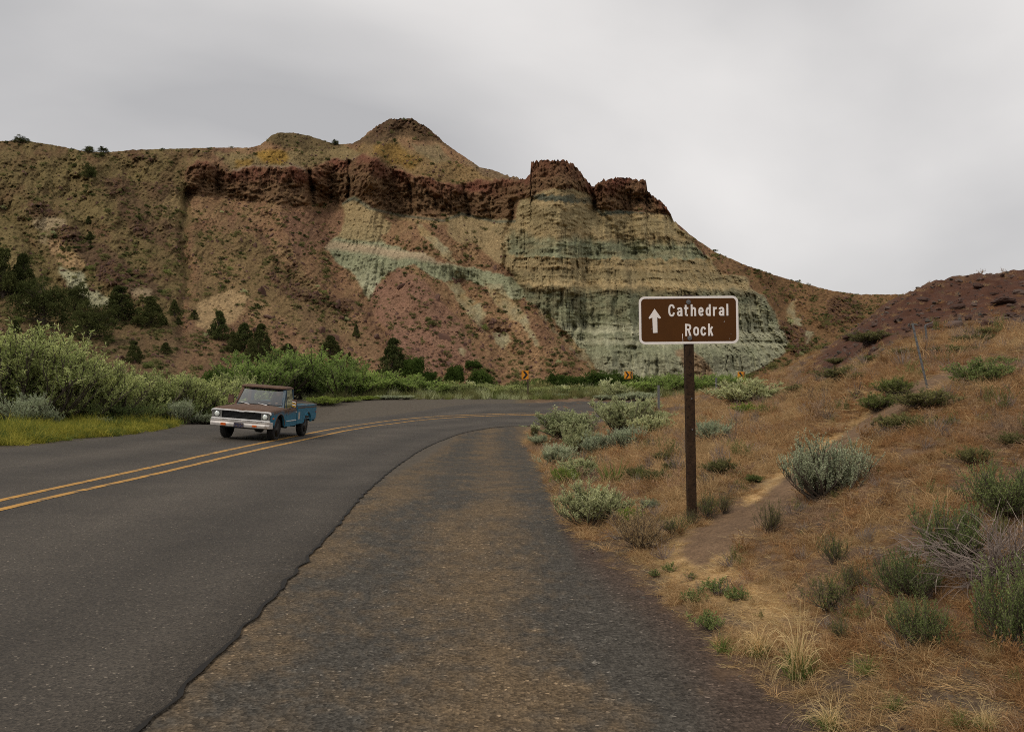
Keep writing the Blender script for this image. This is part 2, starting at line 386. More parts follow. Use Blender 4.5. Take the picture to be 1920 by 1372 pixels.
def strip(name, line, width, lift, mat, parent, jit=0.0, seed=0, y0=-20, sharp=None):
    p = param(line, 1400); t = np.gradient(p, axis=0); t /= np.hypot(t[:, :1], t[:, 1:]); nn = np.stack([t[:, 1], -t[:, 0]], 1)
    k = np.arange(len(p)); wv = width*(1+jit*noise(k*0.31, k*0+seed, seed)+0.6*jit*noise(k*1.3, k*0, seed+5)); off = (0.35*jit*width*noise(k*0.9, k*0+3, seed+9))[:, None]
    P = np.stack([p-nn*wv[:, None]/2+nn*off, p+nn*wv[:, None]/2+nn*off], 1); keep = p[:, 1] > y0; P = P[keep]
    z = G(P[..., 0], P[..., 1])*sm(-2, 3, P[..., 1]) + lift
    return tag(link(name, mesh(name, np.concatenate([P, z[..., None]], -1).reshape(-1, 3), grid_faces(len(P), 2), mat, True), parent), kind='structure' if parent is None else None)
PAINT = plain('road_paint', (.43,.225,.045), 0.75, var=0.22, vscale=2.5, col2=(.12,.085,.045), thr=0.57)
strip('centre_line', line_a, 0.155, 0.017, PAINT, road, 0.05, 2)
strip('centre_line', line_b, 0.155, 0.017, PAINT, road, 0.05, 8)
CRACK = plain('crack_fill', (.011,.009,.007), 0.95, var=0.3)
strip('edge_crack', er_r + nrm*0.004, 0.026, 0.016, CRACK, road, 0.95, 21, y0=2.5)

# ------------------------------------------------------------------ the mountain: talus, basalt rim, green claystone butte, ridge behind
SKYLINE = [(-900,290),(-500,270),(-250,258),(0,265),(40,263),(100,272),(160,284),(200,286),(250,281),(330,279),(400,277),(470,277),(488,272),(498,264),(508,255),(520,249),(550,249),(580,255),(620,268),(640,271),(660,269),(675,262),(688,250),(700,241),(715,231),(730,223),(772,222),(785,230),(800,238),(815,250),(830,265),(850,280),(880,300),(900,314),(920,318),(950,328),(978,335),(988,334),(994,326),(996,303),(1010,301),(1020,299),(1033,301),(1060,300),(1072,306),(1082,313),(1090,325),(1100,338),(1112,349),(1130,338),(1160,332),(1185,334),(1198,339),(1204,334),(1211,339),(1214,357),(1228,370),(1240,377),(1250,388),(1257,402),(1263,413),(1285,432),(1300,445),(1340,472),(1400,498),(1450,515),(1500,530),(1560,545),(1610,552),(1700,552),(1760,548),(1900,540),(2300,505),(3000,520)]
mcol = np.concatenate([np.arange(-900, -40, 14), np.arange(-40, 1720, 2.0), np.arange(1720, 3000, 16)])
skyl = pl(SKYLINE)(mcol)
D0 = pl([(-900,62),(-200,60),(0,62),(300,72),(450,84),(600,102),(800,118),(950,128),(1050,132),(1150,128),(1300,128),(1450,134),(1600,150),(1900,165),(3000,200)])(mcol)
D3 = pl([(-900,210),(-200,205),(0,205),(350,232),(480,240),(540,250),(640,255),(740,262),(860,245),(930,225),(985,205),(1000,190),(1110,192),(1130,205),(1210,205),(1260,196),(1320,205),(1400,225),(1560,265),(1700,300),(1900,330),(3000,380)])(mcol)
h_ = np.hanning(21); h_ /= h_.sum()
D0 = np.convolve(np.pad(D0, 10, 'edge'), h_, 'valid')
rxb, _ = ray(mcol, 760.0)
base_py = 722 + (EYE+1.2)/D0*FOC
crag = (np.abs(mcol-1100) < 165)*1.0 + ((mcol > 680) & (mcol < 840))*0.55
skyl = skyl + crag*(3.0*noise(mcol/7.0, mcol*0, 51)+3.6*noise(mcol/3.6, mcol*0, 52)+2.0*np.abs(noise(mcol/2.3, mcol*0, 58))) + 1.1*noise(mcol/9.0, mcol*0, 53) + 0.9*noise(mcol/2.6, mcol*0, 57)
NR = 340
vv = np.linspace(0, 1, NR)[:, None]
hs = np.hanning(61); hs /= hs.sum(); skys = np.convolve(np.pad(skyl, 30, 'edge'), hs, 'valid')
PX = np.broadcast_to(mcol, (NR, len(mcol))).copy(); PY = base_py + (skys-base_py)*vv + (skyl-skys)*sm(.70, 1, vv)
jx = fbm(PX/38., PY/38., 4, 61); jy = fbm(PX/38., PY/38., 4, 62); fx_ = fbm(PX/9., PY/9., 3, 63); fy_ = fbm(PX/9., PY/9., 3, 64)
QX = PX + 7*jx + 3.0*fx_; QY = PY + 4.5*jy + 2.2*fy_
def blur(a, k):
    w_ = np.hanning(2*k+3)[1:-1]; w_ /= w_.sum()
    for ax in (0, 1):
        pad = [(0, 0), (0, 0)]; pad[ax] = (k, k); b = np.pad(a, pad, 'edge')
        a = sum(w_[i]*np.take(b, np.arange(i, i+a.shape[ax]), ax) for i in range(2*k+1))
    return a
def reg(poly, k=2, jit=1.0): return blur(inside(poly, PX+(QX-PX)*jit, PY+(QY-PY)*jit).astype(float), k) if k else inside(poly, QX, QY).astype(float)

CLIFF = [(350,322),(358,308),(372,302),(392,303),(405,315),(440,321),(470,313),(540,311),(572,323),(592,312),(612,304),(650,298),(682,288),(700,297),(740,318),(800,333),(840,344),(870,346),(900,338),(940,337),(970,338),(990,330),(1000,280),(1080,280),(1100,330),(1112,346),(1118,385),(1106,362),(1080,356),(1040,356),(1000,362),(974,374),(966,408),(930,411),(880,402),(866,396),(832,409),(750,399),(700,388),(668,368),(640,378),(600,382),(560,383),(500,378),(450,373),(400,366),(350,364)]
CAP2 = [(1112,352),(1120,335),(1160,320),(1220,325),(1262,395),(1258,405),(1180,394),(1120,388)]
CLAY = [(974,374),(1000,362),(1040,356),(1080,356),(1106,362),(1122,390),(1180,394),(1258,405),(1285,432),(1296,450),(1330,485),(1352,510),(1395,520),(1412,540),(1432,556),(1450,585),(1468,620),(1478,640),(1470,662),(1430,690),(1395,705),(1350,720),(1130,720),(1120,690),(1090,650),(1050,610),(1010,580),(985,562),(965,525),(948,500),(946,470),(955,430),(968,405)]
SPUR = [(640,384),(664,366),(690,384),(706,400),(735,420),(728,438),(712,445),(722,455),(760,468),(800,478),(835,492),(870,500),(920,508),(958,518),(985,555),(960,560),(930,545),(900,535),(860,520),(835,530),(800,512),(770,498),(745,500),(728,512),(712,530),(700,552),(690,560),(672,535),(655,510),(632,488),(612,466),(622,448),(640,430),(648,405)]
CLAY2 = [(838,408),(866,396),(930,411),(966,410),(958,430),(950,470),(955,500),(930,492),(905,470),(890,455),(862,458),(845,440)]
streaks = [[(835,530),(860,528),(880,560),(890,590),(905,620),(885,600),(862,570)], [(880,575),(900,570),(912,590),(906,625),(890,600)], [(905,530),(940,535),(965,560),(985,590),(1000,620),(1015,650),(1000,645),(975,610),(950,590),(930,570)],
           [(920,620),(945,625),(960,640),(945,655),(925,645)], [(857,650),(875,652),(872,668),(860,662)], [(1050,612),(1075,625),(1110,660),(1140,700),(1120,700),(1085,660)], [(960,430),(975,470),(985,520),(960,500),(945,450)],
           [(780,420),(800,425),(830,460),(862,495),(845,492),(812,462)], [(1505,620),(1525,622),(1522,640),(1508,645)], [(1475,575),(1495,560),(1490,590),(1500,612),(1482,610)]]
f_cliff = reg(CLIFF, 1); f_cap2 = reg(CAP2, 1); f_cl = np.clip(f_cliff+f_cap2, 0, 1)
f_clay = reg(CLAY, 1, 0.8)*(1-f_cl); f_spur = reg(SPUR, 1, 0.9)*(1-f_cl); f_clay2 = reg(CLAY2, 2)*(1-f_cl)
f_str = np.clip(sum(reg(s_, 1) for s_ in streaks), 0, 1)
f_soft = np.clip(f_clay+0.8*f_spur+0.3*f_clay2, 0, 1)
tilt = 0.02*(PX-1100) + 3*jy
SY = PY - tilt                               # stratigraphic level
# the lay of each column: talus runs back, rims and clay walls stand steep, with narrow ledges
wgt = np.ones_like(PX)
wgt = wgt*(1-0.90*f_cl)
ledges = [(383,3),(483,3),(500,2.5),(517,3),(536,6),(622,4),(640,4),(655,3)]
led = np.clip(sum(np.exp(-((SY-a)/b)**2) for a, b in ledges), 0, 1)
wgt = wgt*(1-0.82*np.clip(f_soft, 0, 1)) + f_clay*led*1.5
spl = np.exp(-((PY-(462+0.13*np.maximum(PX-640, 0)))/5)**2)
wgt += f_spur*spl*2.0
wgt = np.clip(blur(wgt, 2), 0.06, 4)
upper = sm(0, 30, np.interp(mcol, [350,700,980,1260], [310,300,335,400])-PY); wgt = wgt*(1+0.5*upper)
dpy = np.concatenate([np.zeros((1, len(mcol))), PY[:-1]-PY[1:]]); cum = np.cumsum(wgt*dpy, 0)      # run of the slope, in view units
hb = np.hanning(91); hb /= hb.sum(); gain = np.convolve(np.pad((D3-D0)/cum[-1], 45, 'edge'), hb, 'valid')
run = cum*gain; hw = np.hanning(47); hw /= hw.sum(); rp_ = np.pad(run, [(0, 0), (23, 23)], 'edge')
runs = sum(hw[i]*rp_[:, i:i+run.shape[1]] for i in range(47))          # keep neighbouring columns of one slope in one plane
DD = D0 + runs + (run-runs)*(0.12+0.45*sm(955, 1010, PX)*(1-sm(1230, 1290, PX)))
MX = (PX-960)/FOC*DD; MZ = EYE + (722-PY)/FOC*DD
# relief: metres towards the viewer
rel = np.zeros_like(PX)
def crease(line, width, amp):
    global rel
    rel += amp*np.exp(-(seg_dist(line, PX+5*jx, PY+5*jy)/width)**2)
for a in [([(350,368),(343,420),(347,480),(352,530),(338,590),(345,640)], 12, -6), ([(10,395),(45,440),(62,480),(100,530),(150,575),(190,610)], 18, -7), ([(170,300),(190,400),(215,480),(270,560)], 26, 5),
          ([(250,330),(290,420),(330,520)], 22, -4), ([(120,410),(150,480),(230,540),(290,560)], 16, 4), ([(400,400),(440,480),(470,540)], 30, 4), ([(520,390),(545,470),(600,530),(690,600),(760,670)], 26, 5), ([(490,440),(520,520),(560,560),(640,620)], 12, -3),
          ([(690,560),(705,610),(730,660),(760,700)], 14, -6), ([(745,500),(790,560),(850,640),(900,690)], 38, 5), ([(860,530),(905,600),(960,660)], 12, -4), ([(940,545),(1000,620),(1060,690)], 24, 4), ([(1010,580),(1070,650),(1120,700)], 10, -4), ([(1050,540),(1120,640)], 8, 0),
          ([(965,380),(955,440),(948,500),(985,560)], 7, -5), ([(1040,360),(1045,450),(1050,530)], 46, 6), ([(1120,395),(1150,450),(1185,480),(1200,530)], 18, -3.5), ([(1160,470),(1172,520),(1180,580),(1185,640)], 10, 5), ([(1205,400),(1225,480)], 14, 2),
          ([(1255,410),(1300,470),(1390,540),(1440,600)], 10, -3), ([(580,320),(584,380)], 5, -5), ([(655,300),(655,370)], 4, -4), ([(405,315),(410,370)], 5, -3), ([(770,345),(775,400)], 5, -3), ([(870,350),(880,400)], 6, -4), ([(1110,350),(1118,392)], 5, -5),
          ([(740,225),(700,300),(690,340)], 16, 5), ([(520,252),(500,300)], 12, 3), ([(640,272),(690,290)], 10, -3), ([(800,240),(850,330)], 16, -3), ([(1340,480),(1420,580),(1500,640)], 18, 3), ([(1400,510),(1480,570),(1560,640)], 12, -4)]:
    crease(*a)
rel += 2.2*fbm(PX/70., PY/70., 3, 81) + 1.8*ridged((PX+0.75*PY)/120.+.5*jx, (PY-0.6*PX)/330., 3, 82)*(1-sm(300, 420, PX)) + 2.0*ridged((PX-0.9*PY)/90., (PY+0.7*PX)/300., 2, 84)*sm(330, 480, PX)*(1-sm(900, 1000, PX))*sm(400, 450, PY)
top_d = PY - np.interp(PX, [350,392,440,540,575,650,682,740,840,900,985,1000,1080,1112,1160,1212,1260], [305,303,320,311,322,298,288,318,344,338,336,300,305,349,332,336,402])
column = 1-sm(14, 34, top_d+10*jy); MXj = MX+1.3*noise(MX/4.2, MZ/5., 181)+.6*noise(MX/1.6, MZ/2.4, 182)
colj = ridged(MX/3.4+0.5*jx, MZ/26., 3, 83)
rel += f_cl*((.35+.75*column)*(0.9*colj + 1.0*ridged(MXj/1.5, MZ/13., 3, 85)*(.5+.7*np.clip(noise(MX/6., MZ/9., 183)+.4, 0, 1))) + 0.9*fbm(MX/4., MZ/3.5, 4, 86) + (1-column)*.9*ridged(MX/2.2, MZ/1.8, 3, 184) + 0.5*np.sign(noise(MX/5.5, MZ/7., 87))*sm(0, .2, np.abs(noise(MX/5.5, MZ/7., 87))))
rill = ridged(MX/2.6+0.35*jx, MZ/34., 3, 91)
rel += f_clay*(1.3*rill*sm(375, 480, PY) + 0.7*ridged(MX/1.1, MZ/26., 2, 93) + 0.65*fbm(MX/2.0, MZ/1.0, 4, 94)) + f_spur*(0.6*ridged(MX/1.7, MZ/15., 3, 95)+0.5*fbm(MX/2., MZ/1., 4, 96)) + (f_clay2+0.5*f_str)*0.5*ridged(MX/2.2, MZ/15., 3, 97)
rel += f_clay*1.6*sm(0, 14, SY-540)*(1-sm(590, 625, SY))*(-1.0+1.0*noise(MX/4.5, MZ/40., 98))       # the wall below the ledge is undercut in bays
lip = sum(np.exp(-((SY-a)/b)**2)-1.1*np.exp(-((SY-a-2.6*b)/(1.8*b))**2) for a, b in [(384,2.5),(484,2.2),(501,2.0),(517,2.2),(536,3.5),(606,1.8),(622,2.6),(631,1.6),(641,2.4),(656,1.8)])
rel += f_clay*0.62*lip*np.clip(.55+1.1*noise(MX/6., MZ/7., 150)+.5*noise(MX/2., MZ/3., 149), .05, 1.3)
crk = np.exp(-(noise(MX/2.1+0.6*jx, MZ/30., 151)/.07)**2) + .7*np.exp(-(noise(MX/0.9, MZ/14., 152)/.09)**2)
rel -= f_clay*0.9*crk*sm(470, 490, SY)*(.4+.6*np.clip(noise(MX/8., MZ/6., 153)+.6, 0, 1)) + f_spur*.5*crk
ck2 = np.exp(-(noise(MX/1.5+0.5*jx, MZ/16., 154)/.08)**2) + np.exp(-(noise(MX/3.6+0.5*jx, MZ/40., 155)/.06)**2) + .5*np.exp(-(noise(MX/3., MZ/1.6, 156)/.08)**2)
rel += f_cl*(-0.6*ck2 + 0.7*fbm(MX/1.1, MZ/1.1, 3, 157))
tal = (1-f_cl)*(1-np.clip(f_clay+f_spur+.6*f_clay2+.3*f_str, 0, 1))
rel += tal*(0.55*fbm((PX+0.8*PY)/11., (PY-0.3*PX)/26., 4, 101) + 0.62*fbm(PX/4.2, PY/4.2, 3, 103) + 0.5*fbm(PX/22., PY/30., 3, 104))
rocky = np.clip(sum(reg(p_, 3) for p_ in [[(35,385),(75,375),(110,400),(60,410)], [(190,340),(230,330),(240,360),(200,370)], [(250,410),(290,430),(280,450),(240,430)], [(95,425),(130,425),(180,455),(150,470),(105,450)], [(180,490),(260,500),(300,520),(250,540),(190,530)], [(240,290),(290,285),(300,300),(250,300)], [(345,276),(395,276),(390,296),(350,294)],
     [(520,450),(560,470),(555,520),(540,500)], [(500,500),(560,545),(650,560),(680,590),(600,570),(530,555)], [(1555,560),(1590,555),(1620,570),(1610,600),(1570,605),(1540,585)], [(1460,600),(1500,610),(1530,660),(1480,660)], [(900,595),(950,600),(955,625),(915,640),(895,620)], [(690,225),(785,218),(835,262),(800,255),(760,240),(700,250)]]), 0, 1)
rel += rocky*(1.1*ridged(MX/2.3, MZ/2.3, 3, 107)+0.5)
fade = sm(0, 0.04, vv)
DD = DD - rel*fade*(DD/190.0)
RXm, RZm = ray(PX, PY)
# surface colour
T1, T2, T3 = col(.245,.155,.088), col(.208,.121,.074), col(.315,.215,.120)
OLIVE, OLIVE2 = col(.128,.098,.048), col(.172,.134,.064)
CL1, CL2, CLR = col(.128,.074,.042), col(.198,.124,.066), col(.160,.062,.042)
TAN, OTAN, GRN, PGRN, DGRN, CREAM, OCH, DARK = col(.300,.224,.114), col(.238,.188,.098), col(.196,.202,.122), col(.375,.365,.240), col(.078,.082,.058), col(.33,.26,.165), col(.27,.165,.045), col(.050,.031,.023)
mc = lerp(T1, T2, np.clip(0.5+0.55*jx+0.25*fx_, 0, 1)[..., None]); mc = put(mc, T3, np.clip(0.45*jy+0.2*fy_, 0, 1))
mc = put(mc, lerp(OLIVE, OLIVE2, np.clip(0.5+0.6*fbm((PX+PY*0.6)/14., (PY-PX*0.5)/40., 3, 111), 0, 1)[..., None]), 0.92*(1-sm(335, 372, PX + 22*jx + 10*fx_ + 0.06*(PY-400))))
grass = np.clip(0.5*fbm((PX+0.9*PY)/30., (PY-PX*0.9)/90., 3, 113)+0.10, 0, 1)*tal
mc = put(mc, OLIVE2, grass*(0.8*sm(700, 420, PX)+0.25))
hb_ = np.clip(0.1+0.9*fbm((PX-0.4*PY)/55., (PY+0.3*PX)/42., 4, 161), 0, 1); mc = put(mc, lerp(col(.105,.062,.038), col(.150,.085,.052), np.clip(.5+.6*fx_, 0, 1)[..., None]), 0.8*hb_*(1-sm(350, 520, PX)))
tb_ = np.clip(-0.05+0.9*fbm((PX-0.9*PY)/60., (PY+0.8*PX)/120., 4, 163), 0, 1)*tal; mc = put(mc, col(.150,.088,.060), 0.7*tb_*sm(340, 420, PX))
low = sm(560, 640, PY)*(1-sm(380, 560, PX)); mc = put(mc, col(.135,.085,.058), 0.6*low*(0.6+0.4*jx))
rr_ = sm(1290, 1420, PX)*tal; mc = put(mc, lerp(col(.185,.105,.055), col(.150,.095,.045), np.clip(.5+.5*fx_, 0, 1)[..., None]), 0.85*rr_)
for poly, c, a in [([(690,560),(745,498),(800,530),(860,600),(900,680),(800,700),(740,650)], col(.225,.128,.096), .6), ([(860,540),(940,560),(1040,690),(960,700),(900,620)], col(.275,.175,.098), .6), ([(360,430),(470,440),(560,520),(650,620),(600,650),(480,560),(380,560)], OLIVE2*.95, .55),
                   ([(-40,385),(20,400),(70,480),(170,590),(100,610),(-40,540)], OLIVE2*1.12, .8), ([(200,420),(240,480),(330,560),(300,580),(230,520)], OLIVE2*1.15, .6), ([(60,290),(160,300),(200,400),(150,420),(80,340)], OLIVE2, .6), ([(120,430),(200,460),(330,560),(250,560),(170,510)], col(.098,.060,.040), .75),
                   ([(190,330),(330,350),(340,480),(250,440)], col(.112,.070,.045), .65), ([(520,400),(640,392),(640,430),(600,470),(560,480)], col(.175,.098,.072), .5), ([(560,570),(680,610),(740,690),(640,690),(560,620)], col(.20,.130,.080), .4), ([(54,410),(95,402),(125,412),(118,425),(85,432),(60,428)], CREAM, .9), ([(75,430),(90,440),(82,460),(70,445)], CREAM, .6), ([(85,445),(120,455),(150,480),(160,500),(120,500),(90,470)], T3*1.2, .8), ([(108,500),(150,510),(165,540),(205,560),(210,575),(160,572),(125,530)], PGRN, .85),
                   ([(245,540),(290,545),(285,560),(250,556)], CREAM, .6), ([(320,350),(345,380),(345,430),(320,420),(300,400)], TAN, .55), ([(360,590),(372,565),(405,548),(440,540),(466,556),(455,585),(430,605),(400,625),(370,610)], col(.335,.240,.135), .95), ([(470,560),(520,570),(500,600),(470,600)], T3*1.1, .5),
                   ([(600,470),(640,500),(660,545),(620,520)], T2*1.1, .5), ([(405,285),(480,290),(540,282),(640,272),(690,285),(650,300),(600,306),(560,315),(470,312),(430,318)], col(.20,.155,.080), .9), ([(480,290),(510,280),(540,284),(548,300),(520,308),(495,304)], OCH, .85), ([(440,300),(480,298),(475,312),(440,318)], OCH*.85, .7),
                   ([(498,262),(520,246),(585,254),(640,271),(600,285),(530,275)], col(.115,.088,.045), .9), ([(428,319),(470,311),(545,309),(576,320),(560,326),(520,316),(470,318),(440,325)], col(.27,.215,.155), .8), ([(598,308),(650,297),(672,286),(660,300),(620,310)], col(.24,.17,.12), .6),
                   ([(690,260),(740,262),(800,290),(870,310),(930,335),(890,342),(840,346),(790,330),(740,315),(700,296),(672,282)], col(.21,.145,.072), .9), ([(700,268),(745,272),(790,300),(780,320),(740,308),(705,290)], OCH*.8, .6), ([(770,265),(815,275),(850,300),(820,305),(780,285)], col(.18,.155,.09), .6), ([(660,272),(690,248),(735,218),(775,218),(835,262),(855,285),(810,270),(770,258),(730,262),(700,268)], col(.098,.066,.038), .9),
                   ([(860,298),(930,318),(990,334),(985,340),(930,338),(890,320)], col(.16,.12,.075), .8), ([(1590,565),(1615,570),(1608,590),(1590,585)], col(.20,.13,.06), .6)]:
    mc = put(mc, c*(1+0.12*fx_[..., None]), a*reg(poly, 2))
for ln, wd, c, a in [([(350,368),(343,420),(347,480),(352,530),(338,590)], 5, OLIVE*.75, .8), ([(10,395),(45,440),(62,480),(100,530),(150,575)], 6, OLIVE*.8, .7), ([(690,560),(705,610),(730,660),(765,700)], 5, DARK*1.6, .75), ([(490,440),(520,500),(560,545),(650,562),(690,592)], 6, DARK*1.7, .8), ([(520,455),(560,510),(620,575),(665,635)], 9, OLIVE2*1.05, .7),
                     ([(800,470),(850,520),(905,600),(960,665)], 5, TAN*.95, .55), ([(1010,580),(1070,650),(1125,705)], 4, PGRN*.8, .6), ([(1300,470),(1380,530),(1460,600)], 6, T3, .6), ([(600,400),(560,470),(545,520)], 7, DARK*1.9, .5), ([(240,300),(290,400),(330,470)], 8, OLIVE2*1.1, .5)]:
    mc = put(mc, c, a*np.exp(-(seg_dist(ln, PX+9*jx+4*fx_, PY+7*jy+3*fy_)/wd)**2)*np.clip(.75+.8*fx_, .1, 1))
cl = lerp(CL1, CL2, np.clip(0.45+0.6*fbm(PX/16., PY/12., 4, 121), 0, 1)[..., None])
cl = put(cl, CLR, np.clip((1-sm(8, 38, top_d+8*jx))*(0.62+0.5*jy), 0, 0.8)); cl = put(cl, col(.15,.10,.055), 0.4*np.clip(fbm(PX/7., PY/30., 3, 123), 0, 1))
mc = mc*(1-f_cl[..., None]) + cl*f_cl[..., None]
stops = [(360,OTAN*.9),(367,TAN*.9),(370,DGRN*1.2),(377,DGRN),(380,TAN*.9),(384,TAN*1.1),(392,OTAN),(420,OTAN*1.12),(440,TAN*.92),(456,GRN*.95),(472,GRN*.88),(480,GRN),(484,TAN),(490,OTAN*.9),(500,TAN*.95),(512,OTAN*.85),(524,OTAN*1.05),(534,TAN*1.2),(540,OTAN*.72),(556,GRN*.85),(580,GRN*1.0),(600,GRN*1.08),(612,PGRN*.75),(622,PGRN*1.0),(628,GRN*.9),(640,PGRN*.9),(650,GRN*1.05),(690,PGRN*.72),(720,PGRN*.7)]
sx = np.array([a for a, _ in stops], float); sc_ = np.array([c for _, c in stops])
bend = -14*(1-sm(974, 1010, PX)) + 22*sm(1106, 1130, PX) + 3*np.sin(PX/33.)
LV = PY + 4.0*noise(PX/17., PY/50., 167) + 3.0*noise(PX/6., PY/20., 168) - np.where(PY < 470, bend*(1-sm(400, 470, PY)), 0) + 5*jy + 2*fy_ - 0.02*(PX-1100)
cc = np.stack([np.interp(LV, sx, sc_[:, i]) for i in range(3)], -1)
cc = cc*(1+.24*fbm(PX/4.5, PY/55., 3, 165)*sm(380, 470, PY))[..., None]
cc = put(cc, TAN*1.05, 0.55*np.clip(0.6*fbm(PX/60., PY/18., 3, 127)+0.1, 0, 1)*(1-sm(560, 620, PY))); cc = put(cc, GRN*.75, 0.5*np.clip(fbm(PX/5., PY/60., 3, 129), 0, 1)*sm(530, 560, PY))
cc = put(cc, col(.13,.105,.055), 0.65*np.clip(noise(PX/26., PY/40., 131)+0.15, 0, 1)*sm(535, 545, PY)*(1-sm(585, 605, PY)))
cc = put(cc, PGRN*0.8, 0.7*sm(1290, 1400, PX)*sm(530, 560, PY)*np.clip(.6+jx, 0, 1)); cc = put(cc, T1*.95, 0.8*blur(inside([(1268,660),(1290,650),(1345,700),(1300,712)], QX, QY).astype(float), 2))
mc = mc*(1-f_clay[..., None]) + cc*f_clay[..., None]
sp_l = PY-(462+0.13*np.maximum(PX-640, 0))
sp = np.stack([np.interp(sp_l+4*jy, [-95,-88,-80,-60,-20,-14,-4,4,12,30,90], v_) for v_ in zip(OTAN, DGRN*1.3, TAN*1.05, TAN*.95, OTAN*1.1, GRN*1.15, CREAM*1.05, CREAM*.85, GRN*1.1, GRN*1.2, PGRN)], -1)
mc = mc*(1-f_spur[..., None]) + sp*f_spur[..., None]
mc = put(mc, lerp(TAN*.95, OTAN, np.clip(.5+jy, 0, 1)[..., None]), 0.85*f_clay2); mc = put(mc, lerp(PGRN*.9, TAN, np.clip(.5+.8*jx, 0, 1)[..., None]), 0.75*f_str*(1-f_clay))
gb = np.exp(-((PY-np.interp(PX, [640,664,690,750,832,866,930,966], [383,371,390,404,414,401,416,415]))/3.0)**2)*((PX > 640) & (PX < 968))
mc = put(mc, DGRN*1.4, 0.85*gb); gb2 = np.exp(-((PY-np.interp(PX, [640,664,690,750,832,866,930,966], [383,371,390,404,414,401,416,415])-6)/2.5)**2)*((PX > 640) & (PX < 968)); mc = put(mc, TAN, 0.6*gb2)
mc = put(mc, lerp(DARK, CL1, np.clip(.4+.6*fx_, 0, 1)[..., None]), rocky*np.clip(0.55+0.8*fx_+0.3*jx, 0, 0.95))
mc = mc*(1+(0.24-.06*f_clay)*fbm(PX/3.6, PY/3.6, 3, 133))[..., None]
# back of the ridge, falling away behind the skyline
NB = 26; bk = np.linspace(0, 1, NB)[1:, None]
BD = DD[-1] + 150*bk**1.3; BZ = (EYE + RZm[-1]*DD[-1]) - 95*bk**1.6
MVx = np.concatenate([RXm*DD, RXm[-1]*BD]); MVy = np.concatenate([DD, BD]); MVz = np.concatenate([EYE+RZm*DD, BZ])
sat_ = 1.08-0.10*np.clip(f_clay+f_spur+f_clay2, 0, 1)-0.06*f_cl
lum_ = mc@np.array([.3,.5,.2]); mc = np.clip(lum_[..., None]+(mc-lum_[..., None])*sat_[..., None], .006, 1)
mc = mc*(1.19+0.16*np.clip(f_clay+f_spur+f_clay2, 0, 1))[..., None]
mcc = np.concatenate([np.clip(mc, .008, .8), np.repeat(np.clip(mc[-1:], .008, .8), NB-1, 0)])
def rock_mat():
    m, n, out = mat_new('mountain'); p = nd(n, 'ShaderNodeBsdfPrincipled', Roughness=1.0); p.inputs['Specular IOR Level'].default_value = 0.05
    tcn = n.nodes.new('ShaderNodeTexCoord'); v = tcn.outputs['Object']; at = nd(n, 'ShaderNodeAttribute', attribute_name='Col')
    a = tex(n, 1.1, 6, 0.7, v); b = tex(n, 0.16, 5, 0.6, v)
    a = tex(n, 1.6, 8, 0.75, v)
    f1 = ramp(n, a.outputs['Fac'], [(0.30, 0.45), (0.70, 1.55)]); f2 = ramp(n, b.outputs['Fac'], [(0.3, 0.85), (0.7, 1.15)])
    c = mixc(n, 1.0, at.outputs['Color'], f1.outputs[0], 'MULTIPLY'); c = mixc(n, 1.0, c, f2.outputs[0], 'MULTIPLY'); n.links.new(c, p.inputs['Base Color'])
    bu = nd(n, 'ShaderNodeBump', Strength=0.9, Distance=0.9); n.links.new(a.outputs['Fac'], bu.inputs['Height']); n.links.new(bu.outputs[0], p.inputs['Normal'])
    n.links.new(p.outputs[0], out.inputs[0]); return m
tag(link('mountain', mesh('mountain', np.stack([MVx, MVy, MVz], -1).reshape(-1, 3), grid_faces(*MVx.shape), rock_mat(), True, colors=mcc.reshape(-1, 3))), kind='structure')
def mhit(px, py):
    """a point on the mountain's face"""
    i = int(np.argmin(np.abs(mcol-px))); v = np.clip((base_py[i]-py)/(base_py[i]-skyl[i]), 0, 1)
    d = float(np.interp(-max(py, skyl[i]), -PY[:, i], DD[:, i])); rx, rz = ray(px, py)
    return np.array([float(rx)*d, d, EYE+float(rz)*d])

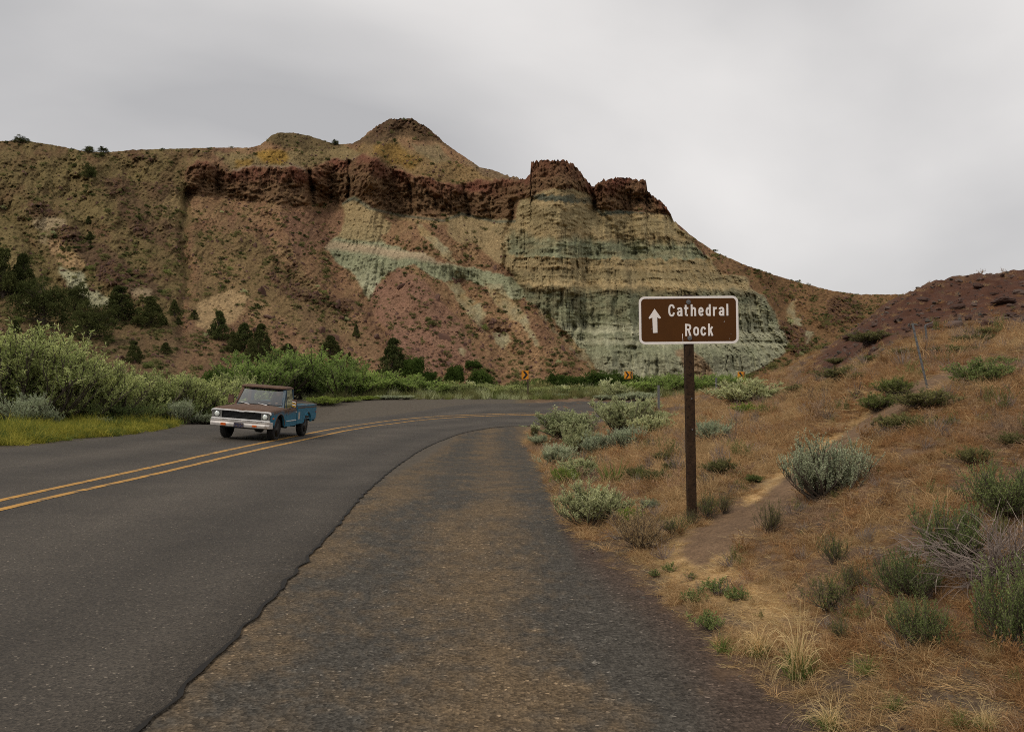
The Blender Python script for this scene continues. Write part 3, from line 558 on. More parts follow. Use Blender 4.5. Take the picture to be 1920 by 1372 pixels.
# ------------------------------------------------------------------ plants: builders
def unit(v): return v/np.maximum(np.linalg.norm(v, axis=-1, keepdims=True), 1e-9)
class Leaves:
    def __init__(s): s.V = []; s.F = []; s.T = []; s.n = 0
    def quads(s, P, D, L, W, rng, fold=0.0, tint=None):
        """leaf blades: base P, direction D, length L, width W"""
        n = len(P); D = unit(D); S_ = unit(np.cross(D, rng.normal(size=(n, 3)))); L = np.broadcast_to(L, n)[:, None]; W = np.broadcast_to(W, n)[:, None]
        m = P + D*L*0.5
        V = np.stack([P, m+S_*W/2, P+D*L, m-S_*W/2], 1).reshape(-1, 3)
        s.V.append(V); s.F.append(np.arange(n*4).reshape(n, 4)+s.n); s.n += n*4
        t = rng.random(n) if tint is None else np.clip(tint+rng.normal(0, .12, n), 0, 1)
        s.T.append(np.repeat(t, 4))
    def ribbons(s, L, w0, rng, tint=None, taper=1.0):
        """blades along polylines L (n,k,3)"""
        n, k, _ = L.shape; t = np.gradient(L, axis=1); side = unit(np.cross(t, np.repeat(rng.normal(size=(n, 1, 3)), k, 1)))
        wv = (np.broadcast_to(w0, n)[:, None]*(1-taper*np.linspace(0, .93, k)[None, :]))[..., None]
        V = np.stack([L-side*wv/2, L+side*wv/2], 2).reshape(-1, 3)
        i = np.arange(n*k*2).reshape(n, k, 2); F = np.stack([i[:, :-1, 0], i[:, :-1, 1], i[:, 1:, 1], i[:, 1:, 0]], -1).reshape(-1, 4)
        s.V.append(V); s.F.append(F+s.n); s.n += len(V); tt = rng.random(n) if tint is None else np.clip(tint+rng.normal(0, .15, n), 0, 1)
        s.T.append(np.repeat(tt, k*2))
    def tubes(s, L, r0, r1, rng, sides=3):
        n, k, _ = L.shape; t = unit(np.gradient(L, axis=1)); a = unit(np.cross(t, np.array([0.31, 0.17, 0.93])+0*t)); b = np.cross(t, a)
        r = (np.broadcast_to(r0, n)[:, None]*(1-np.linspace(0, 1, k)) + np.broadcast_to(r1, n)[:, None]*np.linspace(0, 1, k))[..., None]
        V = np.stack([L + r*(math.cos(q)*a + math.sin(q)*b) for q in np.arange(sides)*2*math.pi/sides], 2).reshape(-1, 3)
        i = np.arange(n*k*sides).reshape(n, k, sides); j = np.roll(i, -1, 2)
        F = np.stack([i[:, :-1], j[:, :-1], j[:, 1:], i[:, 1:]], -1).reshape(-1, 4)
        s.V.append(V); s.F.append(F+s.n); s.n += len(V); s.T.append(np.repeat(rng.random(n), k*sides))
    def mesh(s, name, mat):
        return mesh(name, np.concatenate(s.V), [np.concatenate(s.F)], mat, False, attrs={'tint': np.concatenate(s.T)})
def arcs(P0, D0_, Ln, k, rng, droop=0.0, wob=0.12, up=0.0):
    """polylines that start at P0 along D0_, bending up or drooping"""
    n = len(P0); D = unit(D0_); L = np.zeros((n, k, 3)); L[:, 0] = P0; st = (np.broadcast_to(Ln, n)/(k-1))[:, None]
    for i in range(1, k):
        D = unit(D + rng.normal(0, wob, (n, 3)) + np.array([0, 0, up-droop*i/k])); L[:, i] = L[:, i-1] + D*st
    return L
def on_line(L, t):
    n, k, _ = L.shape; f = t*(k-1); i = np.clip(f.astype(int), 0, k-2); a = (f-i)[:, None]; r = np.arange(n)
    return L[r, i]*(1-a)+L[r, i+1]*a, unit(L[r, i+1]-L[r, i])
def dome_dirs(n, rng, lo=0.15, hi=1.0):
    ph = rng.random(n)*2*np.pi; cz = lo+(hi-lo)*rng.random(n)**0.8; sr = np.sqrt(1-cz*cz)
    return np.stack([np.cos(ph)*sr, np.sin(ph)*sr, cz], 1)
def norm_fit(me_list):
    """scale the meshes of one plant together so that it is 1 wide, 1 high and stands on 0"""
    A = []
    for me in me_list:
        v = np.empty(len(me.vertices)*3, np.float32); me.vertices.foreach_get('co', v); A.append(v.reshape(-1, 3))
    al = np.concatenate(A); hx = np.percentile(np.abs(al[:, :2]), 94.0); hz = np.percentile(al[:, 2], 99.0)
    for me, v in zip(me_list, A):
        v = v.copy(); v[:, :2] /= 2*hx; v[:, 2] /= hz; me.vertices.foreach_set('co', v.ravel()); me.update()
    return me_list
def twiggy(seed, mat, wood, stems=60, side=7, per=14, ll=.06, lw=.014, lo=.25, hi=1.0, up=.10, side_len=.22, tint=None, spread=.9, side_up=.9, bare=.35, top_bias=1.0):
    """a shrub of many stems, leafy side shoots and narrow leaves: sagebrush, rabbitbrush, willow"""
    rng = np.random.default_rng(seed); d = dome_dirs(stems, rng, lo, hi); d[:, :2] *= spread
    P0 = np.concatenate([rng.normal(0, .06, (stems, 2)), np.zeros((stems, 1))], 1)
    ln = (.72+.33*rng.random(stems))*(1+.18*noise(d[:, 0]*2.3+seed, d[:, 1]*2.3, seed)*2)
    L = arcs(P0, d, ln, 7, rng, 0, .10, up)
    st = Leaves(); st.tubes(L, .016, .004, rng)
    fo = Leaves(); rep = np.repeat(np.arange(stems), side); t = bare+(1-bare)*rng.random(len(rep))**(1/top_bias)
    B, T_ = on_line(L[rep], t); sd = unit(T_*0.5 + rng.normal(0, .55, B.shape)+np.array([0, 0, side_up])); sl_ = side_len*(.6+.8*rng.random(len(rep)))
    SL = arcs(B, sd, sl_, 4, rng, 0, .10, .08); st.tubes(SL, .005, .002, rng)
    rp = np.repeat(np.arange(len(rep)), per); tq = .1+.9*rng.random(len(rp)); Q, TT = on_line(SL[rp], tq)
    depth = np.clip(np.linalg.norm(Q*np.array([1, 1, .9]), axis=1), 0, 1.2)/1.2
    fo.quads(Q, TT*0.8+rng.normal(0, .55, Q.shape)+np.array([0, 0, .35]), ll*(.7+.6*rng.random(len(rp))), lw*(.7+.6*rng.random(len(rp))), rng, tint=rng.random(len(rp))*.5+.5*np.clip(fbm(Q[:, 0]*4+seed, Q[:, 2]*4, 2, seed)+.5, 0, 1))
    return norm_fit([fo.mesh('foliage', mat), st.mesh('stems', wood)])
def clumpy(seed, mat, wood, shape='cone', clumps=85, per=75, cr=.12, ll=.055, lw=.026, trunk=.035):
    """a tree of trunk, limbs and separate leaf clumps"""
    rng = np.random.default_rng(seed)
    if shape == 'cone':
        z = .06+.92*rng.random(clumps)**1.15; r = .40*(1-z)**.75*(.55+.55*rng.random(clumps))+.02; ph = rng.random(clumps)*2*np.pi
        Cc = np.stack([r*np.cos(ph), r*np.sin(ph), z], 1); crr = cr*(1.15-.65*z)*(.7+.6*rng.random(clumps))
    elif shape == 'round':
        d = dome_dirs(clumps, rng, -.55, 1.0); rad = .36+.12*rng.random(clumps); k = 1+.22*noise(d[:, 0]*2+seed, d[:, 2]*2+d[:, 1], seed)*2
        Cc = d*(rad*k)[:, None]*np.array([1, 1, 1.0])+np.array([0, 0, .50]); crr = cr*(.7+.7*rng.random(clumps))
    else:
        d = dome_dirs(clumps, rng, -.1, 1.0); rad = .30+.22*rng.random(clumps); k = 1+.3*noise(d[:, 0]*2+seed, d[:, 2]*2+d[:, 1], seed)*2
        Cc = d*(rad*k)[:, None]*np.array([1.1, 1.1, 1.5])+np.array([0, 0, .12]); crr = cr*(.7+.7*rng.random(clumps))
    rp = np.repeat(np.arange(clumps), per); dd = unit(rng.normal(size=(len(rp), 3))+np.array([0, 0, .35])); P = Cc[rp]+dd*(crr[rp]*(.45+.55*rng.random(len(rp))))[:, None]
    fo = Leaves(); tn = np.clip(.25+.5*rng.random(clumps)[rp]+.25*dd[:, 2], 0, 1)
    fo.quads(P, dd+rng.normal(0, .5, dd.shape)+np.array([0, 0, .5]), ll*(.7+.6*rng.random(len(rp))), lw*(.7+.6*rng.random(len(rp))), rng, tint=tn)
    st = Leaves(); st.tubes(arcs(np.zeros((1, 3)), np.array([[.02, .01, 1]]), .9 if shape == 'cone' else .6, 8, rng, 0, .05), trunk, .006, rng, 6)
    b0 = np.stack([0*Cc[:, 0], 0*Cc[:, 0], np.maximum(.03, Cc[:, 2]*.7-.02)], 1); kk = np.linspace(0, 1, 4)[None, :, None]
    st.tubes(b0[:, None]*(1-kk)+Cc[:, None]*kk + rng.normal(0, .012, (clumps, 4, 3)), .009, .003, rng)
    return norm_fit([fo.mesh('crown', mat), st.mesh('trunk', wood)])
def tuft(seed, mat, n=60, h=1.0, spread=.45, w=.02, droop=.5, k=5, base=.12, tint=None, wob=.1):
    rng = np.random.default_rng(seed); d = dome_dirs(n, rng, .35, 1.0); d[:, :2] *= spread*2
    P0 = np.concatenate([rng.normal(0, base, (n, 2)), np.zeros((n, 1))], 1); f = Leaves()
    f.ribbons(arcs(P0, d, h*(.5+.6*rng.random(n)), k, rng, droop, wob, .05), w*(.7+.6*rng.random(n)), rng, tint)
    return f

SAGE = leaf_mat('sage_leaf', (0.270,0.305,0.150), (0.657,0.683,0.397)); SAGE2 = leaf_mat('sage_leaf_silver', (0.276,0.328,0.202), (0.668,0.726,0.497)); RABBIT = leaf_mat('rabbitbrush_leaf', (.105,.135,.038), (.29,.325,.115))
GREEN = leaf_mat('green_leaf', (0.109,0.153,0.052), (0.294,0.352,0.136)); BRIGHT = leaf_mat('bright_leaf', (0.144,0.202,0.038), (0.317,0.394,0.096)); OLIVEL = leaf_mat('olive_leaf', (0.122,0.128,0.049), (0.254,0.244,0.104))
WILLOW = leaf_mat('willow_leaf', (0.216,0.266,0.088), (0.644,0.700,0.305)); WILLOW2 = leaf_mat('willow_leaf_green', (0.154,0.238,0.055), (0.458,0.593,0.179)); JUN = leaf_mat('juniper_leaf', (0.035,0.046,0.016), (0.111,0.121,0.044), .12, .2); JUN2 = leaf_mat('juniper_leaf_green', (.036,.050,.016), (.100,.118,.044), .12, .2)
DECID = leaf_mat('broad_leaf', (0.031,0.056,0.014), (0.098,0.147,0.036)); TANB = leaf_mat('dry_bush_leaf', (0.300,0.203,0.102), (0.630,0.480,0.270)); YGRASS = leaf_mat('verge_grass_blade', (0.149,0.174,0.024), (0.506,0.448,0.094)); GGRASS = leaf_mat('green_blade', (0.068,0.105,0.027), (0.195,0.247,0.075))
STRAWM = leaf_mat('straw_blade', (0.302,0.194,0.096), (0.670,0.478,0.260)); STRAWP = leaf_mat('pale_straw_blade', (0.455,0.296,0.139), (0.800,0.645,0.353)); RUST = leaf_mat('rusty_blade', (0.207,0.110,0.052), (0.482,0.289,0.138)); MAUVE = leaf_mat('dull_dry_blade', (0.224,0.147,0.098), (0.476,0.336,0.217))
WOOD = plain('shrub_wood', (.085,.066,.050), .9, var=.3); GREYWOOD = leaf_mat('dead_wood', (.11,.085,.075), (.30,.25,.225), .0); BARK = plain('juniper_bark', (.075,.055,.042), .95, var=.3)
PL = {}
def remat(src, m):
    a = src[0].copy(); a.materials[0] = m; return [a, src[1]]
PL['sage'] = [twiggy(100+i, SAGE, WOOD, 84, 11, 22, .062, .020, .28, 1, .10, .20) for i in range(3)]
PL['silver'] = [twiggy(120+i, SAGE2, WOOD, 90, 11, 24, .050, .015, .35, 1, .14, .30, side_up=1.5, bare=.3) for i in range(2)]
PL['green'] = [twiggy(140+i, GREEN, WOOD, 64, 10, 18, .056, .024, .2, 1, .10, .22, bare=.3) for i in range(2)]
PL['rabbit'] = [twiggy(150+i, RABBIT, WOOD, 76, 8, 17, .080, .018, .45, 1, .12, .26, side_up=1.3, bare=.3) for i in range(2)]
PL['bright'] = [remat(p, BRIGHT) for p in PL['green']]; PL['olive'] = [remat(p, OLIVEL) for p in PL['rabbit']]
PL['green_near'] = [twiggy(240+i, GREEN, WOOD, 54, 13, 26, .034, .0135, .02, 1, .12, .34, side_up=1.1, bare=.22, spread=1.2) for i in range(2)]
PL['silver_near'] = [twiggy(250, SAGE2, WOOD, 90, 12, 34, .034, .0095, .35, 1, .16, .34, side_up=1.9, bare=.3)]
PL['sage_near'] = [twiggy(255+i, SAGE, WOOD, 90, 14, 24, .044, .0145, .2, 1, .10, .20, side_up=1.2) for i in range(2)]
PL['rabbit_near'] = [twiggy(260+i, RABBIT, WOOD, 34, 7, 16, .050, .011, .3, 1, .10, .34, side_up=1.2, bare=.2) for i in range(2)]; PL['olive_near'] = [remat(p, OLIVEL) for p in PL['rabbit_near']]
PL['tan'] = [twiggy(160, TANB, WOOD, 80, 8, 12, .075, .008, .1, 1, .03, .22, side_up=.6, bare=.3)]
PL['willow'] = [twiggy(170+i, WILLOW, WOOD, 74, 18, 30, .038, .0115, .30, 1, .16, .24, side_up=1.4, bare=.12, spread=.62) for i in range(3)]
PL['willowg'] = [remat(p, WILLOW2) for p in PL['willow'][:2]]
PL['juniper'] = [clumpy(180+i, JUN, BARK, 'cone', 78, 95, .098, .050, .022) for i in range(3)]; PL['juniperg'] = [remat(p, JUN2) for p in PL['juniper']]
PL['juniper_round'] = [clumpy(190+i, JUN, BARK, 'dome', 84, 95, .115, .048, .022) for i in range(2)]
PL['decid'] = [clumpy(200+i, DECID, BARK, 'dome', 90, 75, .13, .065, .042) for i in range(2)]; PL['decid_tree'] = [clumpy(205, DECID, BARK, 'round', 90, 75, .14, .065, .042)]
NAMES = {'sage': 'sagebrush', 'silver': 'sagebrush', 'green': 'green_shrub', 'rabbit': 'rabbitbrush', 'bright': 'green_shrub', 'olive': 'rabbitbrush', 'tan': 'dry_bush', 'willow': 'willow_shrub', 'willowg': 'willow_shrub', 'juniper': 'juniper_tree', 'juniperg': 'juniper_tree', 'juniper_round': 'juniper_tree', 'decid': 'leafy_shrub', 'decid_tree': 'leafy_tree'}
CATS = {'sagebrush': 'shrub', 'green_shrub': 'shrub', 'rabbitbrush': 'shrub', 'dry_bush': 'shrub', 'willow_shrub': 'shrub', 'juniper_tree': 'tree', 'leafy_shrub': 'shrub', 'leafy_tree': 'tree'}
_pc = [0]
for k_ in ('green', 'silver', 'sage', 'rabbit', 'olive'): NAMES[k_+'_near'] = NAMES[k_]
def plant(kind, p, wpx, hpx, label, group=None):
    """a plant at point p, wpx wide and hpx high as seen from the road"""
    i = _pc[0]; _pc[0] += 1; rng = random.Random(i*7+1); v = PL[kind][i % len(PL[kind])]; d = p[1]; nm = NAMES[kind]
    W, H = wpx*d/FOC, hpx*d/FOC
    e = link(nm, None, loc=(p[0], p[1], p[2]-0.02*H), rot=(0, 0, rng.random()*6.28), scale=(W, W, H)); e.empty_display_size = .1
    link('crown' if nm.endswith('tree') else 'foliage', v[0], e); link('trunk' if nm.endswith('tree') else 'stems', v[1], e)
    return tag(e, label, CATS[nm], group)
def at_depth(px, d):
    rx = (px-960)/FOC; return np.array([rx*d, d, float(G(rx*d, d))])

# ------------------------------------------------------------------ plants: where they stand
near = [
 ('sage',1065,824,76,50,'broad grey-green sagebrush at the bend, on the edge of the gravel'), ('sage',1088,852,42,50,'upright sagebrush in front of the broad one at the road bend'),
 ('sage',1168,813,70,62,'tallest grey-green sagebrush of the thicket beside the road bend'), ('silver',1123,856,44,40,'rounded pale sagebrush low in the thicket by the road bend'),
 ('silver',1177,846,44,42,'pale sagebrush at the foot of the tallest sagebrush'), ('sage',1220,818,44,36,'sagebrush between the thicket and the sign post'),
 ('sage',1238,792,32,20,'small sagebrush beside the thin steel fence post'), ('sage',1214,777,34,26,'sagebrush on the crest of the bank by the far road'),
 ('silver',1048,878,40,42,'loose pale sagebrush hanging over the gravel edge'), ('sage',1087,898,42,36,'dense grey sagebrush above the big round one'),
 ('bright',1056,914,34,34,'yellow-green leafy shrub at the gravel edge under the pale sagebrush'), ('sage',1108,987,96,78,'big round sagebrush beside the lay-by, left of the sign post'), ('sage',1142,976,48,52,'smaller sagebrush grown into the big round one'),
 ('tan',1202,1028,84,66,'straw-coloured dry bush left of the foot of the sign post'), ('bright',1180,985,34,30,'bright green shrub behind the straw-coloured dry bush'),
 ('rabbit',1262,1002,42,34,'low green rabbitbrush just left of the sign post'), ('rabbit',1330,972,40,48,'green rabbitbrush standing against the right of the sign post'),
 ('olive',1297,985,26,30,'dull olive rabbitbrush at the very foot of the sign post'), ('olive',1360,962,30,36,'dull rabbitbrush behind the green one at the sign post'),
 ('silver',1337,830,46,38,'rounded silvery sagebrush in dry grass right of the sign post'), ('olive',1235,908,34,26,'dark olive rabbitbrush midway between thicket and sign post'), ('olive',1262,884,24,18,'small olive rabbitbrush left of the sign post, halfway up'),
 ('olive',1197,900,28,24,'thin olive rabbitbrush right of the tall green blades'), ('olive',1350,890,38,28,'sparse olive rabbitbrush right of the post, half hidden in grass'), ('olive',1240,866,22,18,'faint olive rabbitbrush under the lone sagebrush near the post'),
 ('silver',1220,955,28,18,'low pale sagebrush beside the grey fallen branch'), ('olive',1002,822,9,26,'narrow rusty weed standing alone at the gravel tip'), ('silver',1010,834,26,18,'little grey sagebrush sprig at the gravel tip'),
 ('sage',1395,757,84,42,'wide dark-stemmed sagebrush on the bank below the half-hidden chevron sign'), ('bright',1400,779,38,22,'fresh green shrub below the wide dark-stemmed sagebrush'),
 ('silver',1544,938,116,108,'large silvery sagebrush with upright plumes beside the trail'), ('olive',1445,998,44,56,'thin brownish shrub on the trail edge below the silvery sagebrush'), ('rabbit',1565,1058,50,54,'dark green rabbitbrush in dry grass below the silvery sagebrush'),
 ('rabbit',1556,1145,74,66,'green rabbitbrush behind the straw bunchgrass'), ('olive',1598,1108,54,52,'brownish rabbitbrush leaning beside the green one'), ('rabbit',1575,1200,36,40,'small green rabbitbrush right of the straw bunchgrass'),
 ('green',1706,1120,98,82,'green shrub on the near side of the grey twig tangle'), ('green',1786,1064,104,112,'tall green shrub behind the grey twig tangle'), ('green',1722,1210,84,84,'low dark green shrub under the grey twig tangle'), ('green',1886,968,120,92,'green shrub at the picture edge above the twig tangle'), ('green',1898,1210,120,150,'green shrub at the picture edge below the twig tangle'),
 ('green',1841,722,74,46,'bright green rounded shrub right of the leaning steel pole'), ('olive',1633,644,52,22,'grey-green shrub on the red slope left of the pole'), ('rabbit',1675,742,40,32,'yellow-green shrub beside the trail left of the leaning pole'), ('rabbit',1645,770,44,30,'green shrub below the yellow-green one beside the trail'),
 ('olive',1585,714,64,26,'long low dark shrub in dry grass left of the trail'), ('olive',1852,630,28,15,'small dark shrub under the red rocks at the right'), ('rabbit',1636,678,26,12,'tiny green shrub midway up the bank under the red slope'), ('olive',1568,683,28,12,'small dark shrub left of the tiny green one on the bank'),
 ('olive',1785,664,44,16,'flat grey-green shrub on the upper bank right of the pole'), ('olive',1735,766,70,34,'wide brown-green shrub at the foot of the leaning pole'), ('rabbit',1880,690,42,20,'yellowish shrub on the upper bank at the right edge'), ('olive',1700,668,34,14,'grey shrub behind the leaning pole'), ('olive',1820,648,50,20,'broad dull shrub above the bright green rounded one'),
 ('olive',1500,735,30,14,'dull shrub in the pale grass above the wide sagebrush'), ('rabbit',1415,905,24,14,'small green weed beside the trail above the post'), ('olive',1620,716,34,18,'dark shrub right of the long low one'), ('olive',1690,808,62,30,'brown shrub in dry grass right of the bare trail'), ('olive',1900,838,30,26,'small olive weed at the picture edge on the bank'), ('olive',1786,800,20,14,'tiny olive weed on the open dry bank'), ('olive',1830,872,40,32,'twiggy dull shrub on the dry bank above the big green shrubs'),
 ('sage',1156,749,36,30,'dark-based sagebrush left of the double chevron sign'), ('silver',1204,752,34,16,'pale low sagebrush right of the double chevron sign'), ('silver',1176,750,26,12,'pale low sagebrush under the double chevron sign'), ('silver',1130,750,20,9,'little pale sagebrush on the far road edge'),
]
for k, px, py, w_, h2, lab in near: plant(k+'_near' if py > 925 and k+'_near' in PL else k, hit(px, py), w_*(1.22 if py < 925 else 1.0), h2*1.05, lab)
ORD = ['first','second','third','fourth','fifth','sixth','seventh','eighth','ninth','tenth','eleventh','twelfth','thirteenth','fourteenth','fifteenth','sixteenth','seventeenth','eighteenth','nineteenth','twentieth']
def belt(kind, rows, what, group):
    for i, (px, d, w_, top) in enumerate(rows):
        p = at_depth(px, d); _, rz = ray(px, top); H = (EYE+float(rz)*d-p[2]); plant(kind, p, w_, max(H, .3)*FOC/d, what % ORD[i], group)
belt('willow', [(-75,30,190,640),(28,29,170,626),(98,29.5,150,634),(152,31,110,668),(205,33,110,702),(262,36,110,704),(322,38,110,706),(380,41,110,712),(440,46,100,706)], 'tall grey-green willow, %s from the left in the roadside thicket', 'willow thicket left of the road')
belt('willowg', [(490,56,90,682),(535,60,110,660),(585,62,110,664),(628,60,90,680),(668,62,80,696),(712,63,90,700),(758,64,80,708),(800,64,70,716)], 'green willow behind the pickup, %s from the left of its row', 'willows behind the pickup')
belt('willow', [(838,64,40,722),(872,63.5,36,720),(902,66,40,720),(932,63,36,724),(962,66,34,722),(1010,64,36,726),(1044,66,36,724),(1078,65,36,727),(1110,67,36,726),(1136,66,30,730)], 'low pale willow along the far bend, %s from the left', 'low willows along the far bend')
belt('willowg', [(1196,64,60,716),(1232,66,64,706),(1272,68,60,703),(1312,68,60,706),(1350,70,50,703),(1380,72,40,708)], 'green willow behind the sign post, %s from the left', 'willows behind the sign post')
belt('decid', [(408,66,56,690),(436,68,40,695),(1012,84,40,712),(1040,84,34,700),(1068,86,46,706),(1098,88,44,704),(1128,86,50,698),(1158,88,48,700),(1190,90,44,706)], 'dark green leafy shrub before the mountain foot, %s from the left', 'dark shrubs at the mountain foot')
belt('green', [(160,30.5,60,752),(215,31.5,70,758),(275,33.5,60,756),(335,36,60,754),(372,39,50,752)], 'dark green shrub under the left willows, %s from the left', 'undergrowth of the left willows')
belt('bright', [(612,52.5,60,744),(650,55,44,748),(690,57,40,748),(470,50,60,742),(420,47,60,742)], 'yellow-green shrub at the road edge by the willows, %s listed outward from the pickup', 'yellow-green shrubs at the road edge')
belt('silver', [(52,26.6,60,742),(92,27.5,34,770),(188,29.5,28,786),(340,35,34,752),(388,37,44,776),(722,58,28,742),(742,58,26,742),(762,58,24,745),(1046,62,30,741)], 'silvery sagebrush on the left verge, %s from the left', 'sagebrush along the left verge')
# trees on the slopes
jun = [('juniper',6,558,54,92,'dark juniper cut by the left edge of the picture'),('juniper',42,552,38,76,'pointed juniper beside the one at the left edge'),('juniper_round',82,608,86,86,'biggest dark rounded juniper on the left slope'),('juniper_round',146,586,44,54,'juniper just right of the biggest rounded one'),
 ('juniper_round',168,636,72,66,'broad juniper standing below the others on the left slope'),('juniper',224,602,52,66,'ragged juniper in the middle of the left slope'),('juniper',280,610,46,54,'bushy juniper right of the ragged one'),('juniper',327,592,16,30,'slim small juniper at the bottom of the gully'),
 ('juniper',252,679,26,40,'lone slender juniper above the willows'),('juniper',28,624,18,24,'tiny juniper below the biggest rounded one'),('juniper',75,628,14,18,'tiniest juniper below the biggest rounded one'),('juniperg',411,637,32,54,'green juniper beside the tan mound'),('juniper',436,660,24,38,'small juniper left of the pair above the willows'),('juniperg',458,658,34,52,'left of two close tall junipers above the willows'),('juniper',490,669,36,62,'tallest of the close junipers above the willows'),('juniper',470,682,26,46,'juniper in front of the two close tall ones'),
 ('juniper',310,664,18,22,'small juniper alone left of the green juniper'),('juniper',364,599,14,18,'tiny juniper at the left foot of the tan mound'),('juniper',334,609,12,14,'tiny juniper below the slim one in the gully'),('juniper_round',166,334,22,28,'lone round juniper high on the left hillside'),('juniper_round',38,269,24,14,'flat juniper on the skyline at the far left'),('juniper_round',168,287,16,13,'left of two skyline junipers'),('juniper_round',194,287,16,12,'right of two skyline junipers'),('juniper',166,420,9,15,'tiny upper juniper on the left hillside'),('juniper',168,451,13,17,'tiny lower juniper on the left hillside'),
 ('juniper_round',628,272,12,10,'little dark bush in the saddle left of the peak'),('juniper_round',140,314,10,9,'dot-like juniper under the skyline at the left'),('juniper_round',192,294,9,9,'dot-like juniper under the two skyline junipers'),
 ('juniper',620,671,34,42,'juniper rising behind the willows left of the big one'),('juniperg',738,706,46,72,'tall pyramid juniper at the foot of the pink slope'),('juniper',668,632,11,24,'thin small juniper alone on the pink slope'),('juniper',655,682,10,22,'thin juniper above the green willows'),('juniper',540,664,26,20,'juniper tip above the biggest green willow'),
 ('decid_tree',775,716,36,46,'round dark green tree right of the pyramid juniper'),('decid_tree',853,727,30,42,'upright leafy tree left of the single chevron sign'),('decid_tree',887,694,26,18,'small leafy tree higher on the slope foot'),('decid',900,730,40,36,'broad leafy shrub left of the single chevron sign'),('decid',806,726,34,30,'leafy shrub between the two upright leafy trees')]
for k, px, py, w_, h2, lab in jun: plant(k, mhit(px, min(py, 731)), w_, h2, lab, 'junipers on the slopes' if 'juniper' in k else None)

# single grass plants beside the lay-by
def tussock(kind, px, py, wpx, hpx, label):
    p = hit(px, py); d = p[1]; rng = random.Random(px)
    e = link({'g': 'grass_tuft', 's': 'bunchgrass', 'b': 'tall_grass_plant', 'w': 'weed_plant'}[kind], None, loc=p, rot=(0, 0, rng.random()*6), scale=(wpx*d/FOC, wpx*d/FOC, hpx*d/FOC))
    tag(e, label, 'grass' if kind != 'w' else 'weed')
    sd = px+py
    if kind == 'g': fs = [('green_blades', tuft(sd, GGRASS, 130, 1, .5, .022, .5), GGRASS), ('dry_blades', tuft(sd+1, STRAWP, 26, .9, .7, .018, .9), STRAWP)]
    elif kind == 's': fs = [('green_blades', tuft(sd, GGRASS, 190, .55, .45, .016, .5), GGRASS), ('dry_blades', tuft(sd+1, STRAWP, 130, 1.05, .30, .010, .9, 8, .07, .7, .14), STRAWP)]
    elif kind == 'b': fs = [('green_blades', tuft(sd, GGRASS, 70, 1, .30, .045, .1, 4, .16), GGRASS), ('dry_blades', tuft(sd+1, STRAWM, 30, .7, .4, .03, .5), STRAWM)]
    else: fs = [('foliage', None, None)]
    if kind == 'w':
        for c in twiggy_small[px % 2]: link(c.name.split('.')[0], c, e)
    else:
        for nm, f, m in fs: link(nm, norm_fit([f.mesh(nm, m)])[0], e, scale=(.62, .62, .5) if kind == 's' and nm == 'green_blades' else (1, 1, .85) if nm == 'dry_blades' and kind != 's' else None)
twiggy_small = [twiggy(300+i, GREEN, WOOD, 26, 5, 9, .13, .045, .15, 1, .08, .25, bare=.2) for i in range(2)]
for a in [('s',1497,1270,100,150,'straw bunchgrass with green base at the lower lay-by edge'),('g',1626,1262,70,44,'green grass tuft right of the straw bunchgrass'),('s',1424,1230,76,80,'half-dry grass clump left of the straw bunchgrass'),('g',1357,1222,54,40,'green grass tuft on the gravel edge below the weeds'),
          ('w',1324,1180,48,34,'dark green weed on the gravel edge above the grass tuft'),('w',1343,1112,44,30,'green weed in the flattened straw, largest there'),('w',1303,1130,40,28,'grey-green weed at the gravel edge below the flattened straw'),('w',1380,1126,40,24,'low green weed right of the largest one in the straw'),('w',1255,1072,22,18,'small green weed at the top of the straw patch'),('w',1228,1081,18,14,'smallest green weed on the gravel edge near the dry bush'),('w',1296,1086,18,12,'tiny green weed in the middle of the flattened straw'),
          ('b',1148,909,48,52,'tall dark green blades in front of the thicket'),('b',1200,902,24,30,'sparse green blades right of the tall ones'),('s',1556,1362,100,60,'tangled half-green grass at the bottom edge of the picture'),('g',1800,1366,60,44,'dry-tipped grass tuft at the bottom right'),('s',1850,1368,70,60,'long pale bent grass stalks at the bottom right'),('g',1410,905,20,12,'little green tuft beside the trail'),('g',1680,1330,60,40,'grass tuft low on the bank near the bottom edge')]:
    tussock(*a)
# dead wood
def dead(name, px, py, wpx, n, label, flat, seed):
    p = hit(px, py); d = p[1]; rng = np.random.default_rng(seed); s = wpx*d/FOC
    D = dome_dirs(n, rng, .02 if flat else .05, .35 if flat else .9); P0 = rng.normal(0, .10, (n, 3))*np.array([1, 1, .15])
    L = arcs(P0, D, .35+.35*rng.random(n), 8, rng, .22, .16, .06); e = link(name, None, loc=p, scale=s); m = Leaves(); m.tubes(L, .011 if flat else .006, .002, rng)
    link('branches', m.mesh('branches', GREYWOOD), e)
    rp = np.repeat(np.arange(n), 5); B, T_ = on_line(L[rp], .3+.7*rng.random(len(rp))); t = Leaves(); t.tubes(arcs(B, T_+rng.normal(0, .5, B.shape), .18+.15*rng.random(len(rp)), 5, rng, .1, .16), .004 if flat else .0025, .0012, rng)
    link('twigs', t.mesh('twigs', GREYWOOD), e); tag(e, label, 'dead wood')
dead('fallen_branch', 1246, 958, 60, 16, 'grey fallen branch in the grass left of the sign post', True, 1)
dead('twig_tangle', 1868, 1085, 230, 130, 'tangle of bare grey twigs between the green shrubs at the right edge', False, 2)
dead('fallen_branch', 1110, 815, 60, 40, 'dark dead twigs inside the roadside sagebrush thicket', False, 3)
dead('fallen_branch', 1165, 1010, 70, 22, 'dry grey twigs lying below the big round sagebrush', True, 5)

